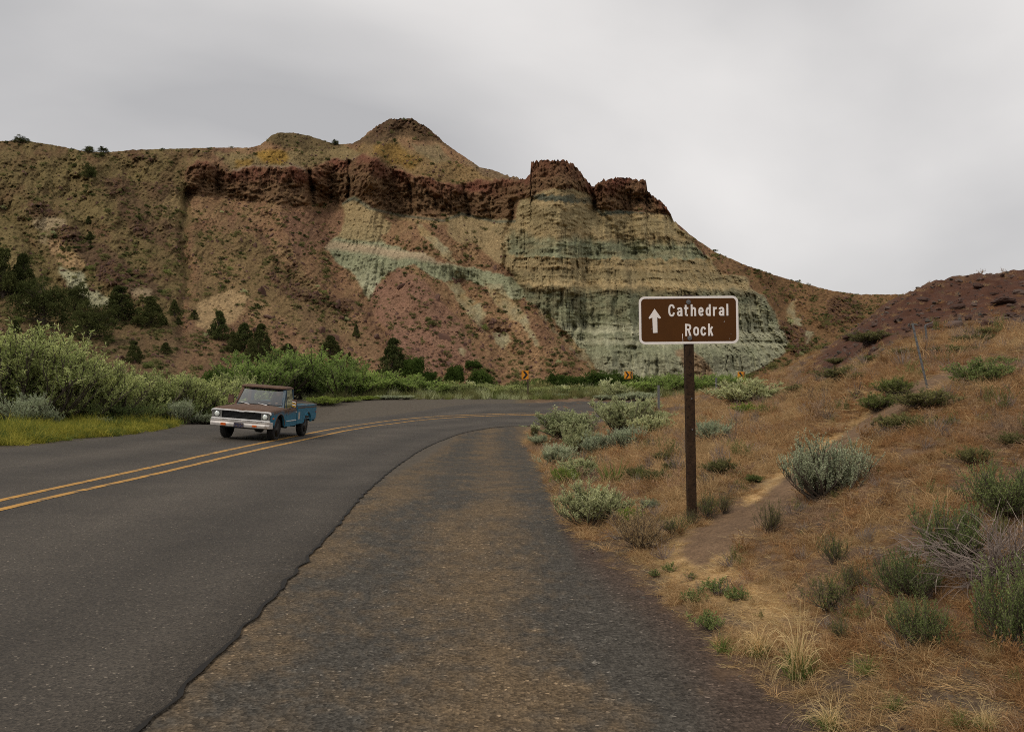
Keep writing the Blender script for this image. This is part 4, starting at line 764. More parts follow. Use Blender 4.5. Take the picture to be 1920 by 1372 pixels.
# ------------------------------------------------------------------ scattered ground cover (nobody could count it)
def template(name, meshes):
    c = bpy.data.collections.new(name)
    for i, me in enumerate(meshes):
        o = bpy.data.objects.new('%s_%02d' % (name, i), me); c.objects.link(o)
    return c
def scatter(name, P, rot, scl, idx, coll, label=None, cat=None):
    me = bpy.data.meshes.new(name); me.vertices.add(len(P)); me.vertices.foreach_set('co', np.asarray(P, np.float32).ravel())
    a = me.attributes.new('rot', 'FLOAT_VECTOR', 'POINT'); a.data.foreach_set('vector', np.asarray(rot, np.float32).ravel())
    a = me.attributes.new('scl', 'FLOAT_VECTOR', 'POINT'); a.data.foreach_set('vector', np.asarray(scl, np.float32).ravel())
    a = me.attributes.new('idx', 'INT', 'POINT'); a.data.foreach_set('value', np.asarray(idx, np.int32))
    o = link(name, me); ng = bpy.data.node_groups.new(name, 'GeometryNodeTree')
    ng.interface.new_socket('Geometry', in_out='INPUT', socket_type='NodeSocketGeometry'); ng.interface.new_socket('Geometry', in_out='OUTPUT', socket_type='NodeSocketGeometry')
    N = ng.nodes; gi = N.new('NodeGroupInput'); go = N.new('NodeGroupOutput'); ip = N.new('GeometryNodeInstanceOnPoints'); ci = N.new('GeometryNodeCollectionInfo')
    ci.inputs[0].default_value = coll; ci.inputs['Separate Children'].default_value = True; ci.inputs['Reset Children'].default_value = True; ip.inputs['Pick Instance'].default_value = True
    def at(nm, ty):
        x = N.new('GeometryNodeInputNamedAttribute'); x.data_type = ty; x.inputs[0].default_value = nm; return x.outputs[0]
    er_ = N.new('FunctionNodeEulerToRotation'); ng.links.new(at('rot', 'FLOAT_VECTOR'), er_.inputs[0]); ng.links.new(er_.outputs[0], ip.inputs['Rotation'])
    ng.links.new(at('scl', 'FLOAT_VECTOR'), ip.inputs['Scale']); ng.links.new(at('idx', 'INT'), ip.inputs['Instance Index'])
    ng.links.new(gi.outputs[0], ip.inputs['Points']); ng.links.new(ci.outputs[0], ip.inputs['Instance']); ng.links.new(ip.outputs[0], go.inputs[0])
    m = o.modifiers.new('scatter', 'NODES'); m.node_group = ng
    return tag(o, label, cat, None, 'stuff')
def sample(n, px0, px1, d0, d1, seed):
    rng = np.random.default_rng(seed); d = np.exp(rng.uniform(math.log(d0), math.log(d1), n)); px = rng.uniform(px0, px1, n); x = (px-960)/FOC*d
    z = G(x, d); qx, qy = project(x, d, z); s, _ = bank_s(x, d)
    return rng, x, d, z, qx, qy, s
def scat_ground(name, n, px0, px1, d0, d1, seed, size, coll, k, cond, label, cat, tall=1.0, lean=.25, lod=False, pick=None, vary=0.0):
    rng, x, y, z, qx, qy, s = sample(n, px0, px1, d0, d1, seed); na = fbm(x*.8, y*.8, 4, 71); nb = fbm(x*3.1, y*3.1, 3, 73)
    keep = cond(x, y, qx, qy, s, na, nb, rng); x, y, z, qx, qy, na, nb = (q[keep] for q in (x, y, z, qx, qy, na, nb)); m = len(x)
    sc = (size[0]+(size[1]-size[0])*rng.random(m)**1.6)*(np.clip(y/11., .55, 1.25) if lod else 1)*(1+vary*np.clip(fbm(x*1.1, y*1.1, 3, 79), -.9, 1.2)); rot = np.stack([rng.normal(0, lean, m), rng.normal(0, lean, m), rng.random(m)*6.28], 1)
    return scatter(name, np.stack([x, y, z-.01], 1), rot, np.stack([sc, sc, sc*tall*(.7+.6*rng.random(m))], 1), pick(x, y, qx, qy, na, nb, rng) if pick else rng.integers(0, k, m), coll, label, cat)
def trail_d(qx, qy): return seg_dist(TRAIL_LINE, qx, qy)/wid(qy)
def in_mound(x, y, qx, qy, s, na): return (qx > 1560-(qy-640)*1.1-10)*(s > .46+.1*(qx < 1620))*(qx > 1540)
def bank_ok(x, y, qx, qy, s, na, nb, rng):
    pale_ = inside([(1205,1045),(1290,1000),(1350,1020),(1400,1085),(1500,1120),(1530,1165),(1440,1180),(1340,1140),(1260,1085)], qx, qy)
    p = np.clip(.50+.85*na+.75*nb, .02, 1)*sm(.0, .035, s+.01*nb)*sm(.75, 1.25, trail_d(qx, qy)+.2*nb)*(s < 1.12)*np.where(pale_, .06, 1)*np.where(in_mound(x, y, qx, qy, s, na), .05+.25*(s > .9)*(na > 0), 1)
    p = np.clip(p*1.15, 0, 1)*np.where((qx > 1480) & (qy > 930), .8, 1)
    return rng.random(len(x)) < p
def dry_pick(x, y, qx, qy, na, nb, rng):
    f = fbm(x*.45, y*.45, 3, 171)+.35*nb+rng.normal(0, .25, len(x))+.3*sm(1500, 1250, qx); r3 = rng.integers(0, 3, len(x))
    return np.where(f > .22, r3, np.where(f < -.12-.3*sm(1300, 1700, qx), 6+r3 % 2, 3+r3))
dry1 = template('dry_tuft', [tuft(400+i, STRAWM, 46, 1, .42, .020, .7, 5, .16).mesh('blades', STRAWM) for i in range(3)] + [tuft(410+i, RUST, 44, .9, .5, .022, .8, 5, .18).mesh('blades', RUST) for i in range(3)] + [tuft(420+i, MAUVE, 40, .9, .5, .022, .8, 5, .18).mesh('blades', MAUVE) for i in range(2)])
scat_ground('dry_grass', 80000, 985, 2350, 2.6, 46, 1, (.12,.30), dry1, 8, bank_ok, 'dry rust and straw coloured grass covering the bank', 'grass', .95, lod=True, vary=.5, pick=dry_pick)
flat = []
for i in range(3):
    rng = np.random.default_rng(430+i); n = 40; f = Leaves(); ph = rng.random(n)*6.28; D = np.stack([np.cos(ph), np.sin(ph), .06+.1*rng.random(n)], 1)
    f.ribbons(arcs(np.concatenate([rng.normal(0, .35, (n, 2)), .02+.03*rng.random((n, 1))], 1), D, .5+.5*rng.random(n), 4, rng, .15, .12), .022, rng); flat.append(f.mesh('blades', STRAWP if i else STRAWM))
flatc = template('straw_litter', flat)
def litter_ok(x, y, qx, qy, s, na, nb, rng):
    pale_ = inside([(1195,1050),(1290,995),(1355,1015),(1410,1080),(1510,1115),(1540,1170),(1440,1190),(1340,1150),(1250,1090)], qx+20*nb, qy+12*na)
    tl_ = seg_dist([(p[0]-18, p[1]-12) for p in TRAIL_LINE[2:7]], qx, qy)
    return (rng.random(len(x)) < np.where(pale_, 1., np.where(tl_ < 14, .7, .3)))*(s > .0)*(s < .9)*(~in_mound(x, y, qx, qy, s, na))*(trail_d(qx, qy) > np.where(tl_ < 12, .1, .8))
scat_ground('straw_litter_grass', 30000, 1000, 2300, 2.6, 22, 2, (.12,.26), flatc, 3, litter_ok, 'flattened pale straw lying on the bank', 'grass', .8, .08, lod=True, pick=lambda x, y, qx, qy, na, nb, rng: np.where(inside([(1195,1050),(1290,995),(1355,1015),(1410,1080),(1510,1115),(1540,1170),(1440,1190),(1340,1150),(1250,1090)], qx+20*nb, qy+12*na) | (rng.random(len(x)) < .3), 1+rng.integers(0, 2, len(x)), 0))
weedc = template('dry_weed', [twiggy(600+i, m_, WOOD, 16, 5, 6, .12, .03, .3, 1, .1, .3, bare=.2)[j] for i, m_ in enumerate([OLIVEL, MAUVE, RUST]) for j in (0,)])
stemc = template('dry_weed_stem', [twiggy(600+i, OLIVEL, GREYWOOD, 26, 4, 3, .1, .02, .25, 1, .1, .3, bare=.2)[1] for i in range(3)])
def weed_ok(x, y, qx, qy, s, na, nb, rng): return (s > .03)*(s < 1.05)*(trail_d(qx, qy) > 1.0)*(rng.random(len(x)) < np.clip(.3+.8*nb, .03, 1))*(~in_mound(x, y, qx, qy, s, na) | (rng.random(len(x)) < .25))
scat_ground('dry_weeds', 2600, 1000, 2350, 3, 45, 15, (.10,.34), weedc, 3, weed_ok, 'small dull weeds mixed in the dry grass', 'weeds', 1.0, .2, lod=True)
scat_ground('dead_weed_stems', 2600, 1000, 2350, 3, 45, 16, (.10,.30), stemc, 3, weed_ok, 'thin grey dead stems mixed in the dry grass', 'weeds', 1.0, .3, lod=True)
# green weeds mixed in the bank, low scrub of the same hue as the grass
verge = template('verge_tuft', [tuft(440+i, YGRASS, 60, 1, .40, .030, .5, 5, .25).mesh('blades', YGRASS) for i in range(3)] + [tuft(445+i, GGRASS, 60, 1, .40, .030, .5, 5, .25).mesh('blades', GGRASS) for i in range(2)])
def verge_ok(x, y, qx, qy, s, na, nb, rng):
    lim = np.interp(qx, [-300,0,60,150,250,310,330], [850,835,831,823,813,803,800])+3*nb; top = np.interp(qx, [-300,0,150,250,330], [800,806,797,794,797])
    return (qy < lim)*(qy > top)*(qx < 328)
scat_ground('verge_grass', 16000, -500, 330, 20, 34, 3, (.18,.42), verge, 5, verge_ok, 'yellow-green grass strip along the left road edge', 'grass', 1.0, .2, vary=.8, pick=lambda x, y, qx, qy, na, nb, rng: np.where(fbm(x*.9, y*.9, 3, 173)+rng.normal(0, .2, len(x)) > .28, 3+rng.integers(0, 2, len(x)), rng.integers(0, 3, len(x))))
def under_ok(x, y, qx, qy, s, na, nb, rng):
    lim = np.interp(qx, [-400,0,150,330,400,500,600,700,850,1000,1190], [845,812,803,797,786.5,775.5,766.5,757.5,751.5,749.4,748.4])
    return (qy < lim)*(s < 0)*(rng.random(len(x)) < np.clip(.6+.6*na, .1, 1))
scat_ground('undergrowth', 9000, -700, 1200, 20, 84, 4, (.25,.6), verge, 5, under_ok, 'green undergrowth between the roadside shrubs', 'undergrowth', .9, .2, pick=lambda x, y, qx, qy, na, nb, rng: np.where(rng.random(len(x)) < .12, 0, 3+rng.integers(0, 2, len(x))))
tallg = template('tall_pale_grass', [tuft(480+i, m_, 70, 1, .30, .03, .35, 5, .2).mesh('blades', m_) for i, m_ in enumerate([OLIVEL, RABBIT, SAGE, OLIVEL])])
scat_ground('bend_grass', 2600, 560, 1420, 58, 80, 14, (.35,1.0), tallg, 4, lambda x, y, qx, qy, s, na, nb, rng: (qy < np.interp(qx, [500,600,700,850,1000,1190,1420], [775.5,766.5,757.5,751.5,749.2,748.3,747]))*(rng.random(len(x)) < np.clip(.6+.7*na, .15, 1)), 'pale green tall grass along the outside of the bend', 'grass', 1.0, .15)
def far_ok(x, y, qx, qy, s, na, nb, rng): return (y > 66)*(rng.random(len(x)) < .8)
scrubm = [clumpy(450+i, m_, WOOD, 'dome', 14, 18, .22, .22, .11)[0] for i, m_ in enumerate([OLIVEL, JUN2, SAGE, RABBIT])]
scrub = template('scrub', scrubm)
scat_ground('foot_scrub', 1500, -700, 1700, 66, 135, 5, (.5,1.5), scrub, 4, far_ok, 'mixed scrub on the flat before the mountain', 'undergrowth', .8, .1)
# loose stones of the lay-by
def stone_mesh(seed, mat, sub=1):
    bm = bmesh.new(); bmesh.ops.create_icosphere(bm, subdivisions=sub, radius=.5); rng = np.random.default_rng(seed); off = rng.random(3)*30
    sq = np.array([1+.4*rng.random(), .8+.3*rng.random(), .55+.25*rng.random()])
    for v in bm.verts:
        c = np.array(v.co); k = 1+.34*float(noise(c[0]*2.1+off[0], c[1]*2.1+c[2]*1.7+off[1], seed))+.16*float(noise(c[0]*5+off[0], c[2]*5+c[1]*4, seed+3)); v.co = Vector(c*k*sq)
    return bm_mesh('stone', bm, mat)
GST = [plain('gravel_dark', (.075,.064,.052), .95, var=.3), plain('gravel_grey', (.15,.13,.11), .95, var=.3), plain('gravel_pale', (.33,.28,.23), .9, var=.3), plain('gravel_tan', (.20,.135,.085), .95, var=.3)]
gst = template('gravel_stone', [stone_mesh(500+i, GST[m_], 1) for i, m_ in enumerate([0,0,0,0,1,1,3,2])])
def grav_ok(x, y, qx, qy, s, na, nb, rng):
    e = np.interp(y, edge_r[:400, 1], edge_r[:400, 0]) if False else np.interp(y, er[:, 1][er[:, 0] < 1.5], er[:, 0][er[:, 0] < 1.5])
    return (x > e+.03)*(s < .03+.02*nb)*(rng.random(len(x)) < np.clip(.12+.75*sm(-1.2, 1.3, x+.6*na)+.25*nb, .05, 1))
scat_ground('gravel', 30000, 200, 1650, 2.9, 24, 6, (.006,.019), gst, 8, grav_ok, 'loose dark gravel on the lay-by', 'gravel', .8, .6)
RKM = plain('red_rock', (.052,.026,.018), .95, var=.35, vscale=3, bump=.5, bscale=12, col2=(.095,.066,.052), thr=.64); RKP = plain('grey_rock', (.095,.062,.048), .95, var=.3, vscale=3, bump=.5, bscale=12); TRK = plain('talus_rock', (.105,.055,.038), .95, var=.35, vscale=.8)
rkc = template('bank_stone', [stone_mesh(520+i, m_, 2) for i, m_ in enumerate([RKM, RKM, RKP, GST[0]])])
scat_ground('mound_rubble', 5200, 1480, 2350, 14, 50, 7, (.03,.24), rkc, 4, lambda x, y, qx, qy, s, na, nb, rng: in_mound(x, y, qx, qy, s, na)*(rng.random(len(x)) < .75)*(s < 1.1), 'loose dark rubble of the red mound', 'rubble', .75, .5)
scat_ground('edge_clods', 2200, 960, 1700, 3, 30, 8, (.012,.055), rkc, 4, lambda x, y, qx, qy, s, na, nb, rng: (s > -.02)*(s < .07)*(rng.random(len(x)) < .6), 'clods and stones along the foot of the bank', 'rubble', .7, .5)
# scrub and rubble of the mountain
def m_sample(n, seed, dens):
    rng = np.random.default_rng(seed); px = rng.uniform(-420, 1700, n*5); u = rng.random(n*5); ci_ = np.clip(np.searchsorted(mcol, px), 0, len(mcol)-1); ri = (u*(NR-1)).astype(int)
    k = rng.random(n*5) < dens[ri, ci_]; ri, ci_ = ri[k][:n], ci_[k][:n]
    return rng, np.stack([RXm[ri, ci_]*DD[ri, ci_], DD[ri, ci_], EYE+RZm[ri, ci_]*DD[ri, ci_]], 1), PX[ri, ci_], PY[ri, ci_]
talf = np.clip(tal*(1-f_str*.8), 0, 1)*(1-.9*np.clip(reg([(360,590),(372,565),(405,548),(440,540),(466,556),(455,585),(430,605),(400,625),(370,610)], 2)+reg([(108,500),(150,510),(165,540),(205,560),(210,575),(160,572),(125,530)], 2)+reg([(54,410),(95,402),(125,412),(118,425),(85,432),(60,428)], 2), 0, 1))
pat = np.clip(.30+.85*fbm(PX/45., PY/35., 4, 141), .03, 1)
dens = talf*pat*(.35+.65*sm(330, 480, PY))*np.where(PX < 350, 1.1, .8)
scr2 = template('hill_scrub', [clumpy(460+i, m_, WOOD, 'dome', 9, 13, .25, .30, .17)[0] for i, m_ in enumerate([OLIVEL, OLIVEL, JUN2, OLIVEL])])
rng, Pm, _, _ = m_sample(8000, 9, dens); s_ = (.30+.60*rng.random(len(Pm))**2)*(Pm[:, 1]/170)**.6
scatter('hillside_scrub', Pm, np.stack([0*s_, 0*s_, rng.random(len(s_))*6.28], 1), np.stack([s_*1.25, s_*1.25, s_*.75], 1), rng.integers(0, 4, len(s_)), scr2, 'low scrub dotting the mountain slopes', 'scrub')
tlc = template('talus_stone', [stone_mesh(540+i, TRK, 1) for i in range(4)])
rng, Pm, _, _ = m_sample(9000, 10, talf*(.12+.5*sm(330, 420, PX)*pat[::-1]+1.0*np.clip(rocky*1.5, 0, 1))); s_ = .16+.80*rng.random(len(Pm))**3.6
scatter('talus_rubble', Pm, rng.random((len(s_), 3))*6, np.stack([s_, s_, s_*.8], 1), rng.integers(0, 4, len(s_)), tlc, 'loose red rubble on the talus slopes', 'rubble')
# the larger bushes and boulders of the slopes, one by one
rng, Pm, qx, qy = m_sample(150, 12, dens*(DD < 210)); sbm = [norm_fit([clumpy(470+i, m_, WOOD, 'dome', 22, 22, .2, .16, .085)[0]])[0] for i, m_ in enumerate([OLIVEL, JUN2, SAGE, RABBIT])]
for i, p in enumerate(Pm):
    h_s = .7+.7*rng.random()
    tag(link('slope_bush', sbm[i % 4], loc=p-np.array([0, 0, .1]), rot=(0, 0, rng.random()*6), scale=(h_s*1.3, h_s*1.3, h_s*.85)), 'small dark bush dotted among others on the mountain slope', 'bush', 'bushes on the mountain slope')
rng, Pm, _, _ = m_sample(60, 13, talf*sm(380, 450, PX)*(PY > 430)*(PX < 1130)); tbm = [stone_mesh(560+i, TRK, 2) for i in range(4)]
for i, p in enumerate(Pm):
    k = .9+1.2*rng.random()**2; tag(link('talus_boulder', tbm[i % 4], loc=p, rot=tuple(rng.random(3)*6), scale=(k*1.3, k, k*.8)), 'reddish boulder lying on the pink talus slope', 'boulder', 'boulders on the talus')
bbm = [stone_mesh(580+i, m_, 3) for i, m_ in enumerate([RKM, RKM, RKP, RKM])]
for i, (px, py, w_, lab) in enumerate([(1883,568,32,'biggest dark boulder on the red mound near the right edge'),(1833,538,20,'boulder just under the crest of the red mound'),(1912,552,24,'boulder at the picture edge on the red mound'),(1796,578,24,'flat boulder in the middle of the red mound'),(1734,564,20,'boulder high on the left end of the red mound'),(1745,614,24,'grey boulder behind the leaning steel pole'),(1788,615,36,'wide dark boulder at the foot of the red mound'),(1855,615,40,'dark boulder cluster right of the wide one'),(1686,602,18,'grey stone on the red slope left of the pole'),(1596,634,30,'dark flat boulder at the lower left end of the red slope'),(1664,580,13,'small grey stone near the upper left of the red slope'),(1864,552,13,'pale stone beside the biggest dark boulder'),(1893,592,20,'pale grey boulder below the biggest dark one'),(1895,521,13,'small boulder on the crest at the right'),(1797,528,14,'dark stone on the crest above the mound'),(1815,600,16,'round stone between the two dark boulders'),(1640,612,12,'little dark stone under the grey shrub'),(1024,872,14,'flat brown stone on the dirt edge of the gravel')]):
    p = hit(px, py); s1 = w_*p[1]/FOC; rg = random.Random(i); tag(link('boulder', bbm[i % 4], loc=p+np.array([0, 0, s1*.08]), rot=(rg.uniform(-.3,.3), rg.uniform(-.3,.3), rg.random()*6), scale=(s1, s1*.9, s1*.75)), lab, 'boulder')

# ------------------------------------------------------------------ small mesh helpers for made things
def add_box(bm, x0, x1, y0, y1, z0, z1, bev=0.0):
    r = bmesh.ops.create_cube(bm, size=1.0); vs = r['verts']
    for v in vs: v.co = Vector((lerp(x0, x1, v.co.x+.5), lerp(y0, y1, v.co.y+.5), lerp(z0, z1, v.co.z+.5)))
    if bev: bmesh.ops.bevel(bm, geom=list({e for v in vs for e in v.link_edges}), offset=bev, segments=2, affect='EDGES', profile=.6)
    return vs
def add_cyl(bm, c, r, h, axis='z', seg=20, r2=None):
    q = {'z': Matrix(), 'x': Matrix.Rotation(R(90), 4, 'Y'), 'y': Matrix.Rotation(R(-90), 4, 'X')}[axis]
    return bmesh.ops.create_cone(bm, cap_ends=True, segments=seg, radius1=r, radius2=r if r2 is None else r2, depth=h, matrix=Matrix.Translation(c) @ q)['verts']
def prism(bm, poly, axis, a, b):
    """a flat outline (list of 2D points) pushed from a to b along an axis ('x': outline in y,z; 'y': outline in x,z)"""
    f3 = (lambda p, t: (t, p[0], p[1])) if axis == 'x' else (lambda p, t: (p[0], t, p[1]))
    A = [bm.verts.new(f3(p, a)) for p in poly]; B = [bm.verts.new(f3(p, b)) for p in poly]; n = len(poly)
    bm.faces.new(A); bm.faces.new(list(reversed(B)))
    for i in range(n): bm.faces.new((A[i], B[i], B[(i+1) % n], A[(i+1) % n]))
def loft(bm, rings, cap=True):
    L = [[bm.verts.new(p) for p in r] for r in rings]; n = len(rings[0])
    for a, b in zip(L[:-1], L[1:]):
        for i in range(n): bm.faces.new((a[i], a[(i+1) % n], b[(i+1) % n], b[i]))
    if cap: bm.faces.new(L[0]); bm.faces.new(list(reversed(L[-1])))
def tube(bm, pts, r, seg=6):
    pts = [Vector(p) for p in pts]; rings = []
    for i, p in enumerate(pts):
        t = (pts[min(i+1, len(pts)-1)]-pts[max(i-1, 0)]).normalized(); u = t.cross(Vector((.2, .3, .93))).normalized(); v = t.cross(u)
        rings.append([p+r*(math.cos(k*2*math.pi/seg)*u+math.sin(k*2*math.pi/seg)*v) for k in range(seg)])
    loft(bm, rings)
def round_rect(w, h, r, seg=8):
    o = []
    for cx, cy, a0 in ((w/2-r, h/2-r, 0), (-w/2+r, h/2-r, 90), (-w/2+r, -h/2+r, 180), (w/2-r, -h/2+r, 270)):
        for k in range(seg+1): a = R(a0+90*k/seg); o.append((cx+r*math.cos(a), cy+r*math.sin(a)))
    return o

# ------------------------------------------------------------------ the brown guide sign
BROWN = plain('sign_brown', (.085,.032,.007), .6, spec=.12, var=.10, vscale=6, col2=(.085,.040,.018), thr=.68); WHITE = plain('sign_white', (.86,.80,.76), .6, spec=.2, var=.06, vscale=5)
POSTM = plain('post_brown', (.045,.027,.016), .9, spec=.1, var=.35, vscale=14, bump=.5, bscale=40, col2=(.022,.014,.010), thr=.56); STEEL = plain('galvanised', (.16,.16,.16), .6, .4, var=.2); BACK = plain('sign_back', (.25,.25,.25), .6, .5)
sp_ = hit(1299, 972); SK = 1.067/1710          # metres per unit of the lettering grid
sgn = link('road_sign', None, loc=sp_); tag(sgn, 'brown guide sign with white arrow on a dark post beside the lay-by', 'sign')
_, rzc = ray(1293, 600); pz = EYE+float(rzc)*sp_[1]-sp_[2]
bm = bmesh.new(); vs = add_box(bm, -.047, .047, -.0, .09, -.35, pz+.275, .006)
for v in bm.verts: v.co.x += -.026*(v.co.z/1.9)
for e in range(5): pass
post = link('post', bm_mesh('post', bm, POSTM), sgn)
for zz in (.95, 1.28): 
    b2 = bmesh.new(); add_cyl(b2, (0.012-.026*zz/1.9, -.002, zz), .008, .008, 'y', 10); link('bolt', bm_mesh('bolt', b2, STEEL), sgn)
bm = bmesh.new(); prism(bm, round_rect(1.067, .512, .062), 'y', -.0035, .0); panel = link('panel', bm_mesh('panel', bm, BROWN), sgn, loc=(-.026*pz/1.9-.005, -.003, pz), rot=(0, R(-.55), 0))
bm = bmesh.new(); o1 = round_rect(1.067, .512, .062); o2 = round_rect(1.019, .464, .042); n = len(o1)
A = [bm.verts.new((p[0], -.0050, p[1])) for p in o1]; B = [bm.verts.new((p[0], -.0050, p[1])) for p in o2]; A2 = [bm.verts.new((p[0], .0008, p[1])) for p in o1]
for i in range(n): bm.faces.new((A[i], A[(i+1) % n], B[(i+1) % n], B[i])); bm.faces.new((A[i], A2[i], A2[(i+1) % n], A[(i+1) % n]))
link('border', bm_mesh('border', bm, WHITE), panel)
bm = bmesh.new(); prism(bm, round_rect(1.06, .505, .06), 'y', .0005, .0015); link('back_sheet', bm_mesh('back_sheet', bm, BACK), panel)
def curve_pts(p, n=6):
    """soften a stroke given by a few points (Catmull-Rom)"""
    if len(p) < 3: return [Vector(q) for q in p]
    P = [Vector(q) for q in p]; P = [2*P[0]-P[1]]+P+[2*P[-1]-P[-2]]; o = []
    for i in range(1, len(P)-2):
        a, b, c, d = P[i-1:i+3]
        for k in range(n):
            t = k/n; o.append(.5*((2*b)+(c-a)*t+(2*a-5*b+4*c-d)*t*t+(3*b-a-3*c+d)*t**3))
    return o+[P[-2]]
def letter(strokes, w=32, straight=()):
    b = bmesh.new()
    for si, s in enumerate(strokes):
        p = [Vector(q) for q in s] if si in straight else curve_pts(s); closed = (p[0]-p[-1]).length < 1
        L = []
        for i, q in enumerate(p):
            if closed: t = (p[(i+1) % (len(p)-1)]-p[i-1 if i else len(p)-2])
            else: t = p[min(i+1, len(p)-1)]-p[max(i-1, 0)]
            t.normalize(); nn = Vector((-t.y, t.x)); L.append((q-nn*w/2, q+nn*w/2))
        y = -.0058-.00012*si; vv_ = [[b.verts.new(((u.x-945)*SK, y, (505-u.y)*SK)) for u in pr] for pr in L]
        for c, d in zip(vv_[:-1], vv_[1:]): b.faces.new((c[0], c[1], d[1], d[0]))
    bmesh.ops.remove_doubles(b, verts=b.verts, dist=1e-6)
    link('letter', bm_mesh('letter', b, WHITE), panel)
def shift(st, dx): return [[(x+dx, y) for x, y in s] for s in st]
La = [[(757,328),(770,306),(795,301),(815,308),(822,335)], [(822,330),(822,438)], [(822,362),(785,360),(764,375),(760,395),(772,418),(796,420),(822,400)]]
letter([[(692,302),(680,262),(655,248),(630,258),(615,295),(611,340),(615,383),(631,417),(655,427),(680,414),(693,374)]]); letter(La, straight=(1,))
letter([[(897,246),(897,395),(904,416),(932,421)], [(866,300),(940,300)]], straight=(1,)); letter([[(998,236),(998,438)], [(1000,340),(1014,308),(1038,301),(1055,316),(1058,345)], [(1058,342),(1058,438)]], straight=(0, 2))
letter([[(1130,366),(1189,364)], [(1188,366),(1184,325),(1168,303),(1152,303),(1136,318),(1129,352),(1131,388),(1145,416),(1168,421),(1192,402)]], straight=(0,))
letter([[(1310,236),(1310,438)], [(1308,328),(1290,304),(1272,306),(1258,330),(1254,362),(1258,396),(1270,417),(1290,419),(1308,398)]], straight=(0,)); letter([[(1380,285),(1380,438)], [(1382,340),(1394,312),(1412,303),(1432,304)]], straight=(0,)); letter(shift(La, 720), straight=(1,)); letter([[(1612,234),(1612,437)]], straight=(0,))
letter([[(897,570),(897,782)], [(897,589),(935,589)], [(933,589),(960,598),(970,628),(960,660),(933,671)], [(935,671),(897,671)], [(936,668),(972,782)]], straight=(0, 1, 3, 4))
letter([[(1070,636),(1044,652),(1036,700),(1044,746),(1070,763),(1096,746),(1104,700),(1096,652),(1070,636)]]); letter([[(1224,672),(1214,645),(1192,635),(1170,650),(1160,698),(1170,748),(1194,763),(1216,751),(1226,722)]]); letter([[(1292,570),(1292,780)], [(1349,622),(1292,712)], [(1312,676),(1350,781)]], straight=(0, 1, 2))
bm = bmesh.new(); ar = [(360,305),(465,455),(462,470),(448,478),(403,456),(405,720),(327,722),(320,456),(275,480),(260,474),(257,460)]
bm.faces.new([bm.verts.new(((x-945)*SK, -.0058, (505-y)*SK)) for x, y in ar]); link('arrow', bm_mesh('arrow', bm, WHITE), panel)
for q in ((943, 195), (957, 815)):
    b2 = bmesh.new(); add_cyl(b2, ((q[0]-945)*SK, -.008, (505-q[1])*SK), .024, .006, 'y', 24); add_cyl(b2, ((q[0]-945)*SK, -.013, (505-q[1])*SK), .011, .008, 'y', 6); link('bolt', bm_mesh('bolt', b2, STEEL), panel)
for x0, y0, x1, y1, w2 in ((833,740,836,830,9),(838,835,840,870,5),(1550,545,1562,530,7),(1665,748,1685,745,8),(1640,835,1648,828,7),(305,660,312,652,6)):
    b2 = bmesh.new(); b2.faces.new([b2.verts.new(((a-945)*SK, -.0062, (505-b)*SK)) for a, b in ((x0-w2/2, y0), (x0+w2/2, y0), (x1+w2/2, y1), (x1-w2/2, y1))]); link('scratch', bm_mesh('scratch', b2, WHITE), panel)

# ------------------------------------------------------------------ chevron signs, steel posts
YEL = plain('chevron_yellow', (.62,.235,.004), .5, var=.08); BLK = plain('chevron_black', (.008,.007,.008), .6, var=.1); BPOST = plain('chevron_post', (.055,.034,.024), .85, var=.3)
def plate(par, wpl, hpl, loc, rz, flip=False):
    b = bmesh.new(); prism(b, round_rect(wpl, hpl, .03, 4), 'y', -.004, .004); pn = link('panel', bm_mesh('panel', b, YEL), par, loc=loc, rot=(0, 0, rz)); s = -1 if flip else 1
    b = bmesh.new(); c = [(-.36,.44),(-.02,.44),(.40,0),(-.02,-.44),(-.36,-.44),(.04,0)]; b.faces.new([b.verts.new((s*x*wpl, -.006, z*hpl)) for x, z in c]); link('chevron', bm_mesh('chevron', b, BLK), pn)
def chevron(px, d, top, bot, plates, label, postx=0.0):
    p = at_depth(px, d); e = link('chevron_sign', None, loc=p); tag(e, label, 'sign', 'chevron signs round the bend'); _, a = ray(px, top); _, b_ = ray(px, bot); zt, zb = EYE+float(a)*d-p[2], EYE+float(b_)*d-p[2]
    bm = bmesh.new(); add_box(bm, postx-.05, postx+.05, .01, .10, -.3, zt-.05, .008); link('post', bm_mesh('post', bm, BPOST), e)
    for wpl, dx, rz, fl in plates: plate(e, wpl*d/FOC, zt-zb, (dx*d/FOC, -.03, (zt+zb)/2), rz, fl)
chevron(984.5, 61.5, 694.5, 710.5, [(13, 0, 0, False)], 'single orange chevron sign on a brown post at the far bend', .22)
chevron(1180, 66, 696, 710, [(10.5, -4.2, R(-24), False), (10, 3.6, R(52), True)], 'double orange chevron sign with two angled plates beyond the bend')
chevron(1391, 74, 697, 711.5, [(11, -2.5, R(-20), False), (10, 4.2, R(55), True)], 'orange chevron sign half hidden behind the crest of the bank')
